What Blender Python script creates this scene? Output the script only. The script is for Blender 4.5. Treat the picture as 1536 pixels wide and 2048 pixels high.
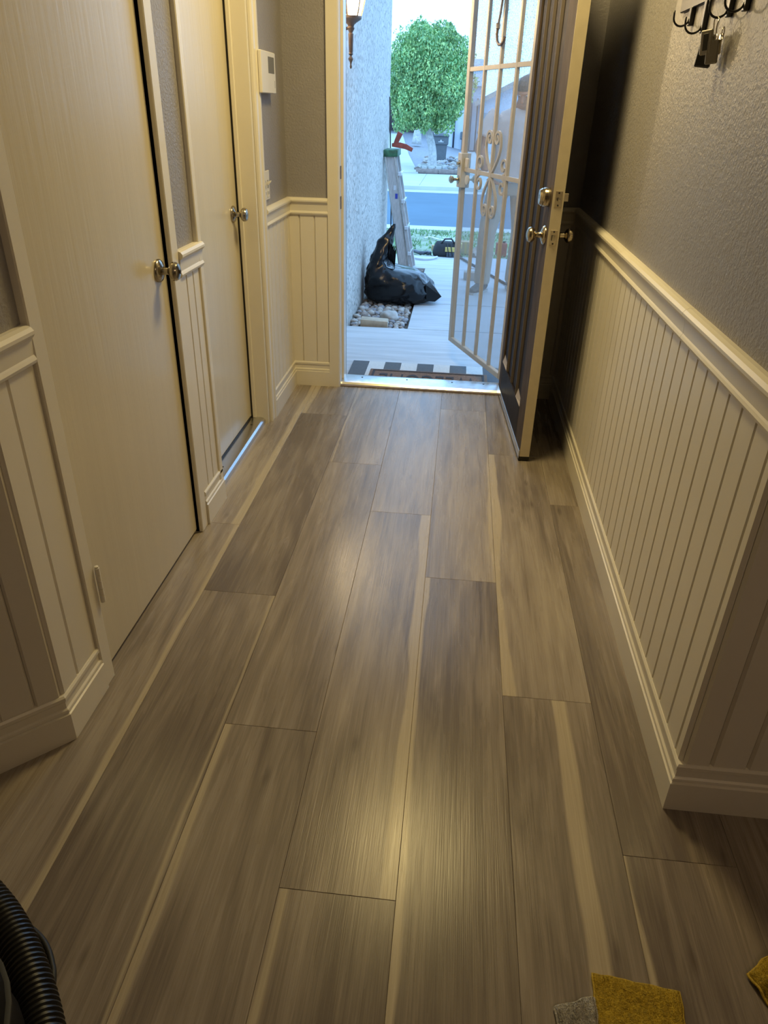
import bpy, bmesh, math, random
from mathutils import Vector, Matrix, noise, Euler
R = random.Random(11)
PI = math.pi
for o in list(bpy.data.objects): bpy.data.objects.remove(o)
S = bpy.context.scene
COL = S.collection

# ------------------------------------------------------------------ camera
H = 1.40
FPX, CX, CY = 1438.0, 768.0, 1024.0
ROT = Matrix(((0.99452945, -0.07133381, 0.07630637),
              (0.10144939, 0.48559386, -0.86827796),
              (0.02488367, 0.87126924, 0.49017417)))
EYE = Vector((0, 0, H))
cd = bpy.data.cameras.new('camera')
cam = bpy.data.objects.new('camera', cd); COL.objects.link(cam)
cd.sensor_fit = 'VERTICAL'; cd.sensor_height = 36.0; cd.sensor_width = 27.0
cd.lens = 36.0 * FPX / 2048.0
cd.clip_start = 0.02; cd.clip_end = 400
cam.matrix_world = Matrix.Translation(EYE) @ ROT.to_4x4()
S.camera = cam

# ------------------------------------------------------------------ sky, exposure
w = bpy.data.worlds.new('sky'); S.world = w; w.use_nodes = True
bgn = w.node_tree.nodes['Background']
bgn.inputs[0].default_value = (0.31, 0.59, 1.0, 1)
bgn.inputs[1].default_value = 3.65
vs = S.view_settings
vs.view_transform = 'Standard'; vs.look = 'None'; vs.gamma = 1; vs.use_curve_mapping = False
vs.exposure = 0.0
LAMP_W = 28.5
LAMP_COL = (1.0, 0.77, 0.33)
ROOM_W = 15.0
LANTERN_E = 2100.0

# pixel helpers: a pixel gives a direction, the distance comes from a surface
def ray(x, y): return ROT @ Vector((x - CX, -(y - CY), -FPX))
def onZ(x, y, z=0.0):
    r = ray(x, y); return EYE + r * ((z - H) / r.z)
def onX(x, y, v):
    r = ray(x, y); return EYE + r * (v / r.x)
def onY(x, y, v):
    r = ray(x, y); return EYE + r * (v / r.y)

# ------------------------------------------------------------------ material helpers
MATS = {}
class NT:
    def __init__(s, name):
        s.m = bpy.data.materials.new(name); s.m.use_nodes = True
        s.nt = s.m.node_tree; s.nt.nodes.clear()
        s.out = s.nt.nodes.new('ShaderNodeOutputMaterial')
        MATS[name] = s.m
    def n(s, t, **kw):
        nd = s.nt.nodes.new(t)
        for k, v in kw.items(): setattr(nd, k, v)
        return nd
    def link(s, a, b): s.nt.links.new(a, b)
    def put(s, sock, v):
        if hasattr(v, 'bl_idname') or hasattr(v, 'is_linked'): s.link(v, sock)
        else: sock.default_value = v
    def math(s, op, a, b=0.0, c=None, clamp=False):
        nd = s.n('ShaderNodeMath', operation=op); nd.use_clamp = clamp
        s.put(nd.inputs[0], a); s.put(nd.inputs[1], b)
        if c is not None: s.put(nd.inputs[2], c)
        return nd.outputs[0]
    def coord(s, which='Object'): return s.n('ShaderNodeTexCoord').outputs[which]
    def mapping(s, vec, scale=(1, 1, 1), loc=(0, 0, 0)):
        nd = s.n('ShaderNodeMapping'); s.link(vec, nd.inputs[0])
        nd.inputs['Scale'].default_value = scale; s.put(nd.inputs['Location'], loc)
        return nd.outputs[0]
    def noise(s, vec, scale=5.0, detail=4.0, rough=0.55, dist=0.0):
        nd = s.n('ShaderNodeTexNoise'); s.link(vec, nd.inputs['Vector'])
        nd.inputs['Scale'].default_value = scale; nd.inputs['Detail'].default_value = detail
        nd.inputs['Roughness'].default_value = rough; nd.inputs['Distortion'].default_value = dist
        return nd.outputs['Fac']
    def ramp(s, fac, stops):
        nd = s.n('ShaderNodeValToRGB'); s.link(fac, nd.inputs[0])
        el = nd.color_ramp.elements
        while len(el) < len(stops): el.new(0.5)
        for e, (p, c) in zip(el, stops):
            e.position = p; e.color = (c[0], c[1], c[2], 1)
        return nd.outputs[0]
    def mix(s, fac, a, b):
        nd = s.n('ShaderNodeMix', data_type='RGBA')
        s.put(nd.inputs[0], fac)
        for sk, v in ((nd.inputs[6], a), (nd.inputs[7], b)):
            if isinstance(v, tuple): sk.default_value = (v[0], v[1], v[2], 1)
            else: s.link(v, sk)
        return nd.outputs[2]
    def bump(s, h, strength=0.3, dist=0.01):
        nd = s.n('ShaderNodeBump'); s.link(h, nd.inputs['Height'])
        nd.inputs['Strength'].default_value = strength; nd.inputs['Distance'].default_value = dist
        return nd.outputs[0]
    def bsdf(s, color, rough=0.5, metal=0.0, normal=None, spec=0.5, **kw):
        b = s.n('ShaderNodeBsdfPrincipled')
        if isinstance(color, tuple): b.inputs['Base Color'].default_value = (color[0], color[1], color[2], 1)
        else: s.link(color, b.inputs['Base Color'])
        s.put(b.inputs['Roughness'], rough); b.inputs['Metallic'].default_value = metal
        b.inputs['Specular IOR Level'].default_value = spec
        if normal is not None: s.link(normal, b.inputs['Normal'])
        for k, v in kw.items(): b.inputs[k].default_value = v
        s.link(b.outputs[0], s.out.inputs[0]); return b

def mat(name, c, rough=0.5, metal=0.0, var=0.06, scale=12.0, bs=0.0, bscale=60.0, bdist=0.004, spec=0.5, stretch=(1, 1, 1), **kw):
    t = NT(name); co = t.coord()
    mp = t.mapping(co, stretch)
    f = t.noise(mp, scale)
    lo = tuple(max(0, v * (1 - var)) for v in c); hi = tuple(min(1, v * (1 + var)) for v in c)
    col = t.ramp(f, [(0.3, lo), (0.7, hi)])
    nm = t.bump(t.noise(mp, bscale, 3), bs, bdist) if bs > 0 else None
    t.bsdf(col, rough, metal, nm, spec, **kw)
    return t.m

mat('wall_paint', (0.315, 0.30, 0.312), 0.42, var=0.03, bs=0.65, bscale=105, bdist=0.0045)
mat('trim_paint', (0.80, 0.755, 0.66), 0.33, var=0.02, scale=5, bs=0.06, bscale=40, bdist=0.002)
mat('board_paint', (0.80, 0.755, 0.67), 0.36, var=0.02, scale=4, bs=0.05, bscale=30, bdist=0.002)
mat('door_paint', (0.68, 0.615, 0.475), 0.25, var=0.02, scale=3, bs=0.16, bscale=9, bdist=0.004, stretch=(6, 6, 0.35))
mat('ceiling_paint', (0.78, 0.76, 0.72), 0.8, bs=0.3, bscale=60)
mat('edge_paint', (0.66, 0.58, 0.42), 0.45, var=0.05, scale=20)
mat('dark_door', (0.024, 0.018, 0.016), 0.6, spec=0.1, var=0.25, scale=9, bs=0.2, bscale=18, bdist=0.003, stretch=(3, 3, 0.3))
mat('stile_lit', (0.085, 0.064, 0.052), 0.7, spec=0.12, var=0.25, scale=14, bs=0.35, bscale=26, bdist=0.003, stretch=(2, 2, 0.6))  # dark door paint made lighter; light on the stile is in its colour
mat('rib_paint', (0.12, 0.10, 0.09), 0.6, spec=0.2)
mat('nickel', (0.42, 0.38, 0.31), 0.22, 1.0, var=0.05)
mat('brass_nickel', (0.52, 0.45, 0.33), 0.20, 1.0, var=0.05)
mat('sill_metal', (0.62, 0.62, 0.62), 0.28, 1.0, var=0.04, bs=0.05, bscale=80, bdist=0.001, stretch=(4, 0.2, 4))
mat('aluminium', (0.72, 0.72, 0.70), 0.25, 1.0, var=0.08, scale=30)
mat('dark_void', (0.03, 0.027, 0.024), 0.7)
mat('rubber', (0.015, 0.015, 0.016), 0.55)
mat('plastic_white', (0.78, 0.74, 0.66), 0.4, var=0.02)
mat('plastic_shadow', (0.40, 0.37, 0.31), 0.5, var=0.02)
mat('screen_grey', (0.16, 0.15, 0.12), 0.35, var=0.05)
mat('black_metal', (0.018, 0.018, 0.020), 0.35, var=0.2)
mat('fob_black', (0.012, 0.012, 0.013), 0.4)
mat('fob_grey', (0.30, 0.28, 0.24), 0.4, var=0.1)
mat('hose_black', (0.016, 0.016, 0.017), 0.32, var=0.1)
mat('vac_body', (0.010, 0.009, 0.009), 0.6, var=0.1, spec=0.15)
mat('steel_cream', (0.50, 0.44, 0.355), 0.42, var=0.05)
mat('lock_cream', (0.60, 0.55, 0.46), 0.38, var=0.05)
mat('concrete', (0.47, 0.48, 0.49), 0.75, var=0.14, scale=5, bs=0.35, bscale=14, bdist=0.006, stretch=(0.35, 3.2, 1))
mat('concrete_far', (0.50, 0.52, 0.50), 0.85, var=0.08, scale=1.5)
mat('asphalt', (0.085, 0.15, 0.205), 0.85, var=0.10, scale=0.8)
mat('soil', (0.10, 0.08, 0.065), 0.9, var=0.3)
mat('lawn_soil', (0.27, 0.33, 0.22), 0.9, var=0.35, scale=3)
mat('grass', (0.25, 0.42, 0.19), 0.7, var=0.4, scale=2)
mat('stone_pale', (0.42, 0.39, 0.36), 0.7, var=0.2, scale=18)
mat('stone_tan', (0.30, 0.24, 0.20), 0.7, var=0.2, scale=18)
mat('stone_brown', (0.17, 0.13, 0.11), 0.7, var=0.25, scale=18)
mat('stone_grey', (0.26, 0.26, 0.28), 0.7, var=0.2, scale=18)
mat('paver', (0.46, 0.37, 0.27), 0.8, var=0.15, scale=20, bs=0.3)
mat('bag_plastic', (0.006, 0.006, 0.007), 0.20, var=0.1, bs=0.25, bscale=30, bdist=0.006, spec=0.28)
mat('bronze', (0.17, 0.125, 0.10), 0.5, 0.3, var=0.2, scale=40)
mat('fibreglass', (0.46, 0.42, 0.40), 0.6, var=0.2, scale=20, stretch=(4, 4, 0.6))
mat('ladder_green', (0.035, 0.12, 0.055), 0.5, var=0.5, scale=25)
mat('label_blue', (0.03, 0.05, 0.35), 0.4)
mat('label_white', (0.6, 0.6, 0.62), 0.4)
mat('red_brown', (0.30, 0.055, 0.035), 0.6, var=0.3, scale=20)
mat('bark', (0.50, 0.49, 0.47), 0.85, var=0.25, scale=14, bs=0.5, bscale=20)
mat('leaf', (0.20, 0.38, 0.14), 0.55, var=0.45, scale=1.8)
mat('leaf_light', (0.45, 0.62, 0.22), 0.55, var=0.35, scale=2.5)
mat('stucco_house', (0.66, 0.71, 0.78), 0.85, var=0.05, scale=2)
mat('garage_panel', (0.68, 0.72, 0.78), 0.7, var=0.04)
mat('roof_tile', (0.34, 0.38, 0.42), 0.85, var=0.2, scale=6)
mat('fascia', (0.42, 0.36, 0.31), 0.7)
mat('fence_brown', (0.075, 0.055, 0.06), 0.8, var=0.2)
mat('window_dark', (0.02, 0.025, 0.04), 0.15)
mat('bin_grey', (0.13, 0.145, 0.16), 0.55, var=0.08)
mat('bin_lid', (0.09, 0.10, 0.115), 0.5, var=0.08)
mat('border_stone', (0.50, 0.50, 0.47), 0.85, var=0.1)
mat('timber', (0.27, 0.21, 0.18), 0.85, var=0.2)
mat('bag_black', (0.02, 0.021, 0.024), 0.7, var=0.2)
mat('bag_yellow', (0.62, 0.46, 0.14), 0.7, var=0.1)
mat('hose_grey', (0.07, 0.08, 0.10), 0.5)
mat('hose_white', (0.7, 0.72, 0.72), 0.5)
mat('cardboard', (0.48, 0.36, 0.20), 0.8, var=0.08)
mat('skin', (0.40, 0.16, 0.07), 0.55, var=0.08)
mat('hair', (0.075, 0.048, 0.03), 0.6, var=0.3, scale=60)
mat('tshirt', (0.66, 0.56, 0.50), 0.9, var=0.05, bs=0.7, bscale=7, bdist=0.02)
mat('trousers', (0.44, 0.36, 0.28), 0.9, var=0.08, bs=0.7, bscale=7, bdist=0.02)
mat('belt', (0.06, 0.045, 0.03), 0.5)
mat('shoe', (0.12, 0.11, 0.105), 0.7, var=0.2)
mat('shoe_sole', (0.5, 0.5, 0.48), 0.7)
mat('eye_white', (0.7, 0.68, 0.65), 0.3)
mat('lip', (0.28, 0.11, 0.09), 0.5)
mat('mat_grey', (0.105, 0.115, 0.125), 0.95, var=0.1, scale=80, bs=0.5, bscale=250, bdist=0.004)
mat('mat_white', (0.62, 0.62, 0.60), 0.95, var=0.06, scale=80, bs=0.5, bscale=250, bdist=0.004)
mat('coir_brown', (0.20, 0.115, 0.072), 0.9, var=0.35, scale=90, bs=0.8, bscale=300, bdist=0.004)
mat('coir_dark', (0.035, 0.024, 0.020), 0.8, var=0.3, scale=90)
mat('towel_yellow', (0.50, 0.34, 0.028), 0.95, var=0.30, scale=130, bs=1.0, bscale=330, bdist=0.006)
mat('towel_edge', (0.55, 0.38, 0.05), 0.95, var=0.15, scale=130, bs=0.6, bscale=330, bdist=0.004)
mat('towel_white', (0.55, 0.52, 0.47), 0.95, var=0.25, scale=160, bs=1.0, bscale=300, bdist=0.006)

def m_stucco():
    t = NT('stucco'); co = t.coord()
    f = t.noise(co, 2.2, 3)
    col = t.ramp(f, [(0.3, (0.54, 0.50, 0.45)), (0.7, (0.63, 0.585, 0.53))])
    mp = t.mapping(co, (1, 1, 0.45))
    a = t.noise(mp, 60, 4, 0.65, 0.6)
    pits = t.ramp(a, [(0.36, (0, 0, 0)), (0.46, (1, 1, 1))])
    col = t.mix(t.math('MULTIPLY', t.math('SUBTRACT', 1.0, pits), 0.45), col, (0.30, 0.30, 0.30))
    t.bsdf(col, 0.85, 0, t.bump(pits, 1.0, 0.012))
m_stucco()

def m_plank():
    t = NT('vinyl_plank')
    co = t.coord(); oi = t.n('ShaderNodeObjectInfo')
    sc = t.n('ShaderNodeSeparateColor'); t.link(oi.outputs['Color'], sc.inputs[0])
    tint, upos, hw = sc.outputs[0], sc.outputs[1], sc.outputs[2]
    rnd = oi.outputs['Random']
    sx = t.n('ShaderNodeSeparateXYZ'); t.link(co, sx.inputs[0])
    X, Y = sx.outputs[0], sx.outputs[1]
    off = t.math('MULTIPLY', rnd, 37.0)
    def vec(ax, ay):
        c = t.n('ShaderNodeCombineXYZ')
        t.link(t.math('MULTIPLY', X, ax), c.inputs[0]); t.link(t.math('MULTIPLY', Y, ay), c.inputs[1]); t.link(off, c.inputs[2])
        return c.outputs[0]
    big = t.noise(vec(11, 1.05), 1.0, 4, 0.6, 1.2)
    mid = t.noise(vec(34, 2.0), 1.0, 4, 0.6, 0.6)
    fine = t.noise(vec(330, 5), 1.0, 2, 0.5, 0.6)
    rings_ = t.math('FRACT', t.math('MULTIPLY', t.noise(vec(7.5, 0.75), 1.0, 1, 0.4, 0.4), 9.0))
    rings_ = t.math('ABSOLUTE', t.math('SUBTRACT', rings_, 0.5))
    patch = t.noise(vec(3.5, 1.3), 1.0, 2)
    fine2 = t.noise(vec(120, 2.2), 1.0, 3, 0.6, 0.2)
    g = t.math('ADD', t.math('MULTIPLY', big, 0.55), t.math('MULTIPLY', mid, 0.30))
    g = t.math('ADD', g, t.math('MULTIPLY', rings_, 0.13))
    g = t.math('ADD', g, t.math('MULTIPLY', t.math('SUBTRACT', fine, 0.5), 0.26))
    g = t.math('ADD', g, t.math('MULTIPLY', t.math('SUBTRACT', fine2, 0.5), 0.18))
    g = t.math('ADD', g, t.math('MULTIPLY', t.math('SUBTRACT', patch, 0.5), 0.46))
    g = t.math('ADD', g, t.math('MULTIPLY', t.math('SUBTRACT', tint, 0.5), 0.60))
    wood = t.ramp(g, [(0.26, (0.165, 0.136, 0.116)), (0.42, (0.255, 0.215, 0.180)), (0.55, (0.345, 0.295, 0.248)), (0.74, (0.45, 0.395, 0.33))])
    # pale sapwood streak along the board
    u = t.math('ADD', t.math('DIVIDE', X, 0.2405), 0.5)
    wob = t.n('ShaderNodeTexNoise', noise_dimensions='2D')
    cv = t.n('ShaderNodeCombineXYZ'); t.link(t.math('MULTIPLY', Y, 2.1), cv.inputs[0]); t.link(off, cv.inputs[1])
    t.link(cv.outputs[0], wob.inputs['Vector']); wob.inputs['Scale'].default_value = 1.0; wob.inputs['Detail'].default_value = 2.0
    wob2 = t.n('ShaderNodeTexNoise', noise_dimensions='2D')
    cv2 = t.n('ShaderNodeCombineXYZ'); t.link(t.math('MULTIPLY', Y, 1.7), cv2.inputs[0]); t.link(t.math('ADD', off, 9.3), cv2.inputs[1])
    t.link(cv2.outputs[0], wob2.inputs['Vector']); wob2.inputs['Scale'].default_value = 1.0; wob2.inputs['Detail'].default_value = 1.0
    d = t.math('ABSOLUTE', t.math('SUBTRACT', t.math('ADD', u, t.math('MULTIPLY', t.math('SUBTRACT', wob.outputs['Fac'], 0.5), 0.11)), upos))
    hw2 = t.math('MULTIPLY', hw, t.math('ADD', 0.35, t.math('MULTIPLY', wob2.outputs['Fac'], 1.3)))
    msk = t.math('MULTIPLY', t.math('SUBTRACT', hw2, d), 34.0, clamp=True)
    msk = t.math('MULTIPLY', msk, t.math('GREATER_THAN', hw, 0.005))
    sap = t.ramp(fine, [(0.3, (0.46, 0.39, 0.285)), (0.7, (0.54, 0.47, 0.355))])
    col = t.mix(t.math('MULTIPLY', msk, 0.85), wood, sap)
    # a few knots
    vo = t.n('ShaderNodeTexVoronoi'); t.link(vec(9, 2.6), vo.inputs['Vector']); vo.inputs['Scale'].default_value = 1.0
    kn = t.ramp(vo.outputs['Distance'], [(0.03, (1, 1, 1)), (0.10, (0, 0, 0))])
    col = t.mix(t.math('MULTIPLY', kn, 0.45), col, (0.075, 0.055, 0.042))
    hb = t.math('ADD', fine, t.math('MULTIPLY', mid, 0.5))
    rgh = t.math('ADD', 0.20, t.math('MULTIPLY', mid, 0.14))
    t.bsdf(col, rgh, 0, t.bump(hb, 0.18, 0.0012), 0.31)
m_plank()

def m_screen():
    t = NT('door_screen'); co = t.coord()
    f = t.noise(co, 140, 3, 0.7)
    big = t.noise(co, 3.0, 2)
    sp = t.ramp(f, [(0.50, (0, 0, 0)), (0.66, (1, 1, 1))])
    sx = t.n('ShaderNodeSeparateXYZ'); t.link(co, sx.inputs[0])
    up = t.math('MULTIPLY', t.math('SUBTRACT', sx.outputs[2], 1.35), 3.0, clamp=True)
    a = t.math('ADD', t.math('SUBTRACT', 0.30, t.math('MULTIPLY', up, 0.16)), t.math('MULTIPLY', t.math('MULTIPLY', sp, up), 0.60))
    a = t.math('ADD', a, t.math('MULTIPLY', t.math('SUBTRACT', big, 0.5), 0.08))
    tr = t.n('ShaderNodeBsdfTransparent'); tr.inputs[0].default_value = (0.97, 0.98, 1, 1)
    df = t.n('ShaderNodeBsdfPrincipled'); df.inputs['Base Color'].default_value = (0.50, 0.44, 0.38, 1); df.inputs['Roughness'].default_value = 0.5
    tl = t.n('ShaderNodeBsdfTranslucent'); tl.inputs[0].default_value = (0.34, 0.29, 0.24, 1)
    m0 = t.n('ShaderNodeMixShader'); m0.inputs[0].default_value = 0.5; t.link(df.outputs[0], m0.inputs[1]); t.link(tl.outputs[0], m0.inputs[2])
    mx = t.n('ShaderNodeMixShader'); t.link(a, mx.inputs[0]); t.link(tr.outputs[0], mx.inputs[1]); t.link(m0.outputs[0], mx.inputs[2])
    t.link(mx.outputs[0], t.out.inputs[0])
m_screen()

def m_emit(name, c, e):
    t = NT(name); em = t.n('ShaderNodeEmission'); em.inputs[0].default_value = (*c, 1); em.inputs[1].default_value = e
    t.link(em.outputs[0], t.out.inputs[0])
m_emit('bulb_glow', (1.0, 0.80, 0.50), LANTERN_E)
m_emit('dome_glow', (1.0, 0.77, 0.36), 5.0)
m_emit('hall_glow', (1.0, 0.77, 0.36), 3.0)
def m_glass():
    t = NT('lantern_glass')
    b = t.bsdf((1.0, 0.93, 0.78), 0.35, 0, t.bump(t.noise(t.coord(), 60, 2), 0.4, 0.004), 0.5)
    b.inputs['Transmission Weight'].default_value = 0.9
    tr = t.n('ShaderNodeBsdfTransparent'); tr.inputs[0].default_value = (1.0, 0.95, 0.86, 1)
    tl = t.n('ShaderNodeBsdfTranslucent'); tl.inputs[0].default_value = (1.0, 0.88, 0.62, 1)
    mx = t.n('ShaderNodeMixShader'); mx.inputs[0].default_value = 0.6
    t.link(tr.outputs[0], mx.inputs[1]); t.link(tl.outputs[0], mx.inputs[2]); t.link(mx.outputs[0], t.out.inputs[0])
m_glass()

# ------------------------------------------------------------------ object helpers
def link(o, parent=None):
    COL.objects.link(o)
    if parent is not None: o.parent = parent
    return o
def tag(o, label=None, cat=None, group=None, kind=None):
    if label: o['label'] = label
    if cat: o['category'] = cat
    if group: o['group'] = group
    if kind: o['kind'] = kind
    return o
def thing(name, label, cat, loc=(0, 0, 0), rz=0.0, group=None, kind=None):
    o = bpy.data.objects.new(name, None); link(o); o.location = loc; o.rotation_euler = (0, 0, rz)
    o.empty_display_size = 0.1
    return tag(o, label, cat, group, kind)

class MB:
    def __init__(s): s.v = []; s.f = []
    def add(s, vs, fs):
        b = len(s.v); s.v += [Vector(p) for p in vs]; s.f += [tuple(i + b for i in f) for f in fs]; return s
    def box(s, x0, x1, y0, y1, z0, z1, c=0.0):
        """box, optionally with chamfered edges"""
        if c <= 0:
            vs = [(x, y, z) for z in (z0, z1) for y in (y0, y1) for x in (x0, x1)]
            return s.add(vs, [(0, 2, 3, 1), (4, 5, 7, 6), (0, 1, 5, 4), (2, 6, 7, 3), (0, 4, 6, 2), (1, 3, 7, 5)])
        bm = bmesh.new(); bmesh.ops.create_cube(bm, size=1)
        for v in bm.verts: v.co = Vector(((x0 + x1) / 2 + v.co.x * (x1 - x0), (y0 + y1) / 2 + v.co.y * (y1 - y0), (z0 + z1) / 2 + v.co.z * (z1 - z0)))
        bmesh.ops.bevel(bm, geom=bm.edges[:], offset=c, segments=1 if c < 0.004 else 2, affect='EDGES', profile=0.5)
        bm.verts.index_update()
        s.add([v.co.copy() for v in bm.verts], [[v.index for v in f.verts] for f in bm.faces]); bm.free(); return s
    def rings(s, rings, cap=True, close=False):
        n = len(rings[0]); b = len(s.v)
        for r in rings: s.v += [Vector(p) for p in r]
        m = len(rings)
        for i in range(m - (0 if close else 1)):
            for j in range(n):
                a, c = b + i * n, b + ((i + 1) % m) * n
                s.f.append((a + j, a + (j + 1) % n, c + (j + 1) % n, c + j))
        if cap and not close:
            s.f.append(tuple(b + j for j in range(n))[::-1]); s.f.append(tuple(b + (m - 1) * n + j for j in range(n)))
        return s
    def tube(s, pts, rad, n=10, sq=False, cap=True, close=False):
        pts = [Vector(p) for p in pts]; rings = []
        up = Vector((0.03, 0.02, 1)); prev = None
        for i, p in enumerate(pts):
            if close: d = pts[(i + 1) % len(pts)] - pts[i - 1]
            else: d = (pts[min(i + 1, len(pts) - 1)] - pts[max(i - 1, 0)])
            d = d.normalized() if d.length > 1e-9 else Vector((0, 0, 1))
            if prev is None:
                a = d.cross(up)
                if a.length < 0.05: a = d.cross(Vector((1, 0.1, 0)))
            else: a = prev - d * prev.dot(d)
            a.normalize(); prev = a; bb = d.cross(a)
            r = rad(i / (len(pts) - 1)) if callable(rad) else (rad[i] if isinstance(rad, (list, tuple)) else rad)
            off = PI / 4 if sq else 0; k = 4 if sq else n; rr = r * 1.4142 if sq else r
            rings.append([p + (a * math.cos(t) + bb * math.sin(t)) * rr for t in [off + 2 * PI * j / k for j in range(k)]])
        return s.rings(rings, cap, close)
    def lathe(s, prof, origin=(0, 0, 0), axis=(0, 0, 1), n=24, sx=1.0, sy=1.0):
        ax = Vector(axis).normalized(); a = ax.cross(Vector((0, 0, 1)))
        if a.length < 0.01: a = Vector((1, 0, 0))
        a.normalize(); b = ax.cross(a); o = Vector(origin)
        return s.rings([[o + ax * h + (a * math.cos(2 * PI * j / n) * sx + b * math.sin(2 * PI * j / n) * sy) * max(r, 0.0003) for j in range(n)] for r, h in prof])
    def prism(s, poly, z0, z1):
        n = len(poly); b = len(s.v)
        s.v += [Vector((x, y, z0)) for x, y in poly] + [Vector((x, y, z1)) for x, y in poly]
        s.f.append(tuple(b + i for i in range(n))[::-1]); s.f.append(tuple(b + n + i for i in range(n)))
        for i in range(n): s.f.append((b + i, b + (i + 1) % n, b + n + (i + 1) % n, b + n + i))
        return s
    def sweep(s, path, prof):
        """sweep a (protrusion, z) profile along an xy path; protrusion goes to the right of the path direction"""
        P = [Vector((x, y)) for x, y in path]; nr = []
        for i in range(len(P) - 1):
            d = (P[i + 1] - P[i]).normalized(); nr.append(Vector((d.y, -d.x)))
        rings = []
        for i, p in enumerate(P):
            if i == 0: m = nr[0]
            elif i == len(P) - 1: m = nr[-1]
            else:
                m = nr[i - 1] + nr[i]; m = m / max(0.2, m.dot(nr[i]))
            rings.append([Vector((p.x + m.x * q, p.y + m.y * q, z)) for q, z in prof])
        return s.rings(rings)
    def xf(s, M):
        s.v = [M @ v for v in s.v]; return s
    def build(s, name, m, parent=None, smooth=False, world=True, loc=None, angle=None):
        off = Vector((0, 0, 0))
        if parent is not None and world:
            q = parent
            while q is not None: off = off + q.location; q = q.parent
        if loc is not None: off = off + Vector(loc)
        me = bpy.data.meshes.new(name)
        me.from_pydata([tuple(v - off) for v in s.v], [], s.f)
        bm = bmesh.new(); bm.from_mesh(me); bmesh.ops.recalc_face_normals(bm, faces=bm.faces[:]); bm.to_mesh(me); bm.free()
        me.materials.append(MATS[m] if isinstance(m, str) else m)
        if smooth:
            for p in me.polygons: p.use_smooth = True
            if angle:
                try: me.set_sharp_from_angle(angle=math.radians(angle))
                except Exception: pass
        o = bpy.data.objects.new(name, me); link(o, parent)
        if loc is not None: o.location = loc
        return o

def struct(o, label=None, cat=None): return tag(o, label, cat, kind='structure')

# ================================================================== ROOM SHELL
XR, XL, YF = 0.585, -0.885, 3.915       # right wall, left wall, front wall (room faces)
ZC = 2.65
OPL, OPR = -0.615, 0.335                # front door opening
YX = 4.07                               # outside face of the front wall
YC = 1.20                               # corner where the right wall ends
DIAG_A, DIAG_B = (XL, 1.222), (-1.85, 0.257)

# ---- floor planks
floor = MB().box(-3.0, 3.0, -2.6, 3.93, -0.12, -0.006).build('floor', 'dark_void')
struct(floor, 'grey brown wood look plank floor of the hallway', 'floor')
PW, PL = 0.2405, 1.595
joint = {-4: 2.302, -3: 1.873, -2: 1.310, -1: 0.885, 0: 0.452, 1: 1.504, 2: 1.045}
# (column, joint y at the plank's near end) -> tint, streak position across, half width
feat = {(-1, 0): (0.54, 0.95, 0.085), (0, 1): (0.56, 0.98, 0.035), (1, 0): (0.54, 0.03, 0.10), (1, -1): (0.44, 0.62, 0.10), (1, 1): (0.50, 0.0, 0.0),
        (-2, 0): (0.48, 0.0, 0.0), (-1, -1): (0.42, 0.04, 0.055), (-3, 1): (0.40, 0.05, 0.085), (2, -1): (0.42, 0.03, 0.035),
        (-3, 0): (0.32, 0.0, 0.0), (-2, 1): (0.50, 0.05, 0.025), (-4, 0): (0.55, 0.95, 0.08), (-4, -1): (0.58, 0.96, 0.05), (0, 0): (0.43, 0.03, 0.05),
        (2, 0): (0.33, 0.0, 0.0), (-3, -1): (0.33, 0.97, 0.03), (-2, -1): (0.46, 0.05, 0.055), (0, 2): (0.55, 0.0, 0.0), (-1, 1): (0.60, 0.0, 0.0)}
plank_mesh = {}
def plank_geo(wd, ln):
    key = (round(wd, 3), round(ln, 3))
    if key not in plank_mesh:
        c = 0.0007; x, y = wd / 2 - 0.0002, ln / 2 - 0.0002
        mb = MB().rings([[(-x, -y, -0.005), (x, -y, -0.005), (x, y, -0.005), (-x, y, -0.005)],
                         [(-x, -y, -0.0009), (x, -y, -0.0009), (x, y, -0.0009), (-x, y, -0.0009)],
                         [(-x + c, -y + c, 0), (x - c, -y + c, 0), (x - c, y - c, 0), (-x + c, y - c, 0)]])
        o = mb.build('plank', 'vinyl_plank'); plank_mesh[key] = o.data; bpy.data.objects.remove(o)
    return plank_mesh[key]
for c in range(-8, 9):
    x0 = -0.0315 + (c) * PW
    xc = x0 + PW / 2
    j0 = joint.get(c, (0.37 + 0.83 * ((c * 7) % 5)) % PL)
    k = math.floor((-1.6 - j0) / PL)
    while j0 + k * PL < 3.93:
        a, b = j0 + k * PL, j0 + (k + 1) * PL
        b2 = min(b, 3.93)
        if b2 - a > 0.02:
            o = bpy.data.objects.new('plank', plank_geo(PW, b2 - a)); link(o, floor)
            o.location = (xc, (a + b2) / 2, 0)
            f = feat.get((c, k))
            if f is None: f = (R.uniform(0.34, 0.62), R.choice([0.06, 0.5, 0.93]), R.choice([0, 0, 0.04, 0.07]))
            o.color = (f[0], f[1], f[2], 1)
        k += 1

# ---- walls
WT = 0.16
def wall(name, mb, label):
    o = mb.build(name, 'wall_paint'); struct(o, label, 'wall'); return o
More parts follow.
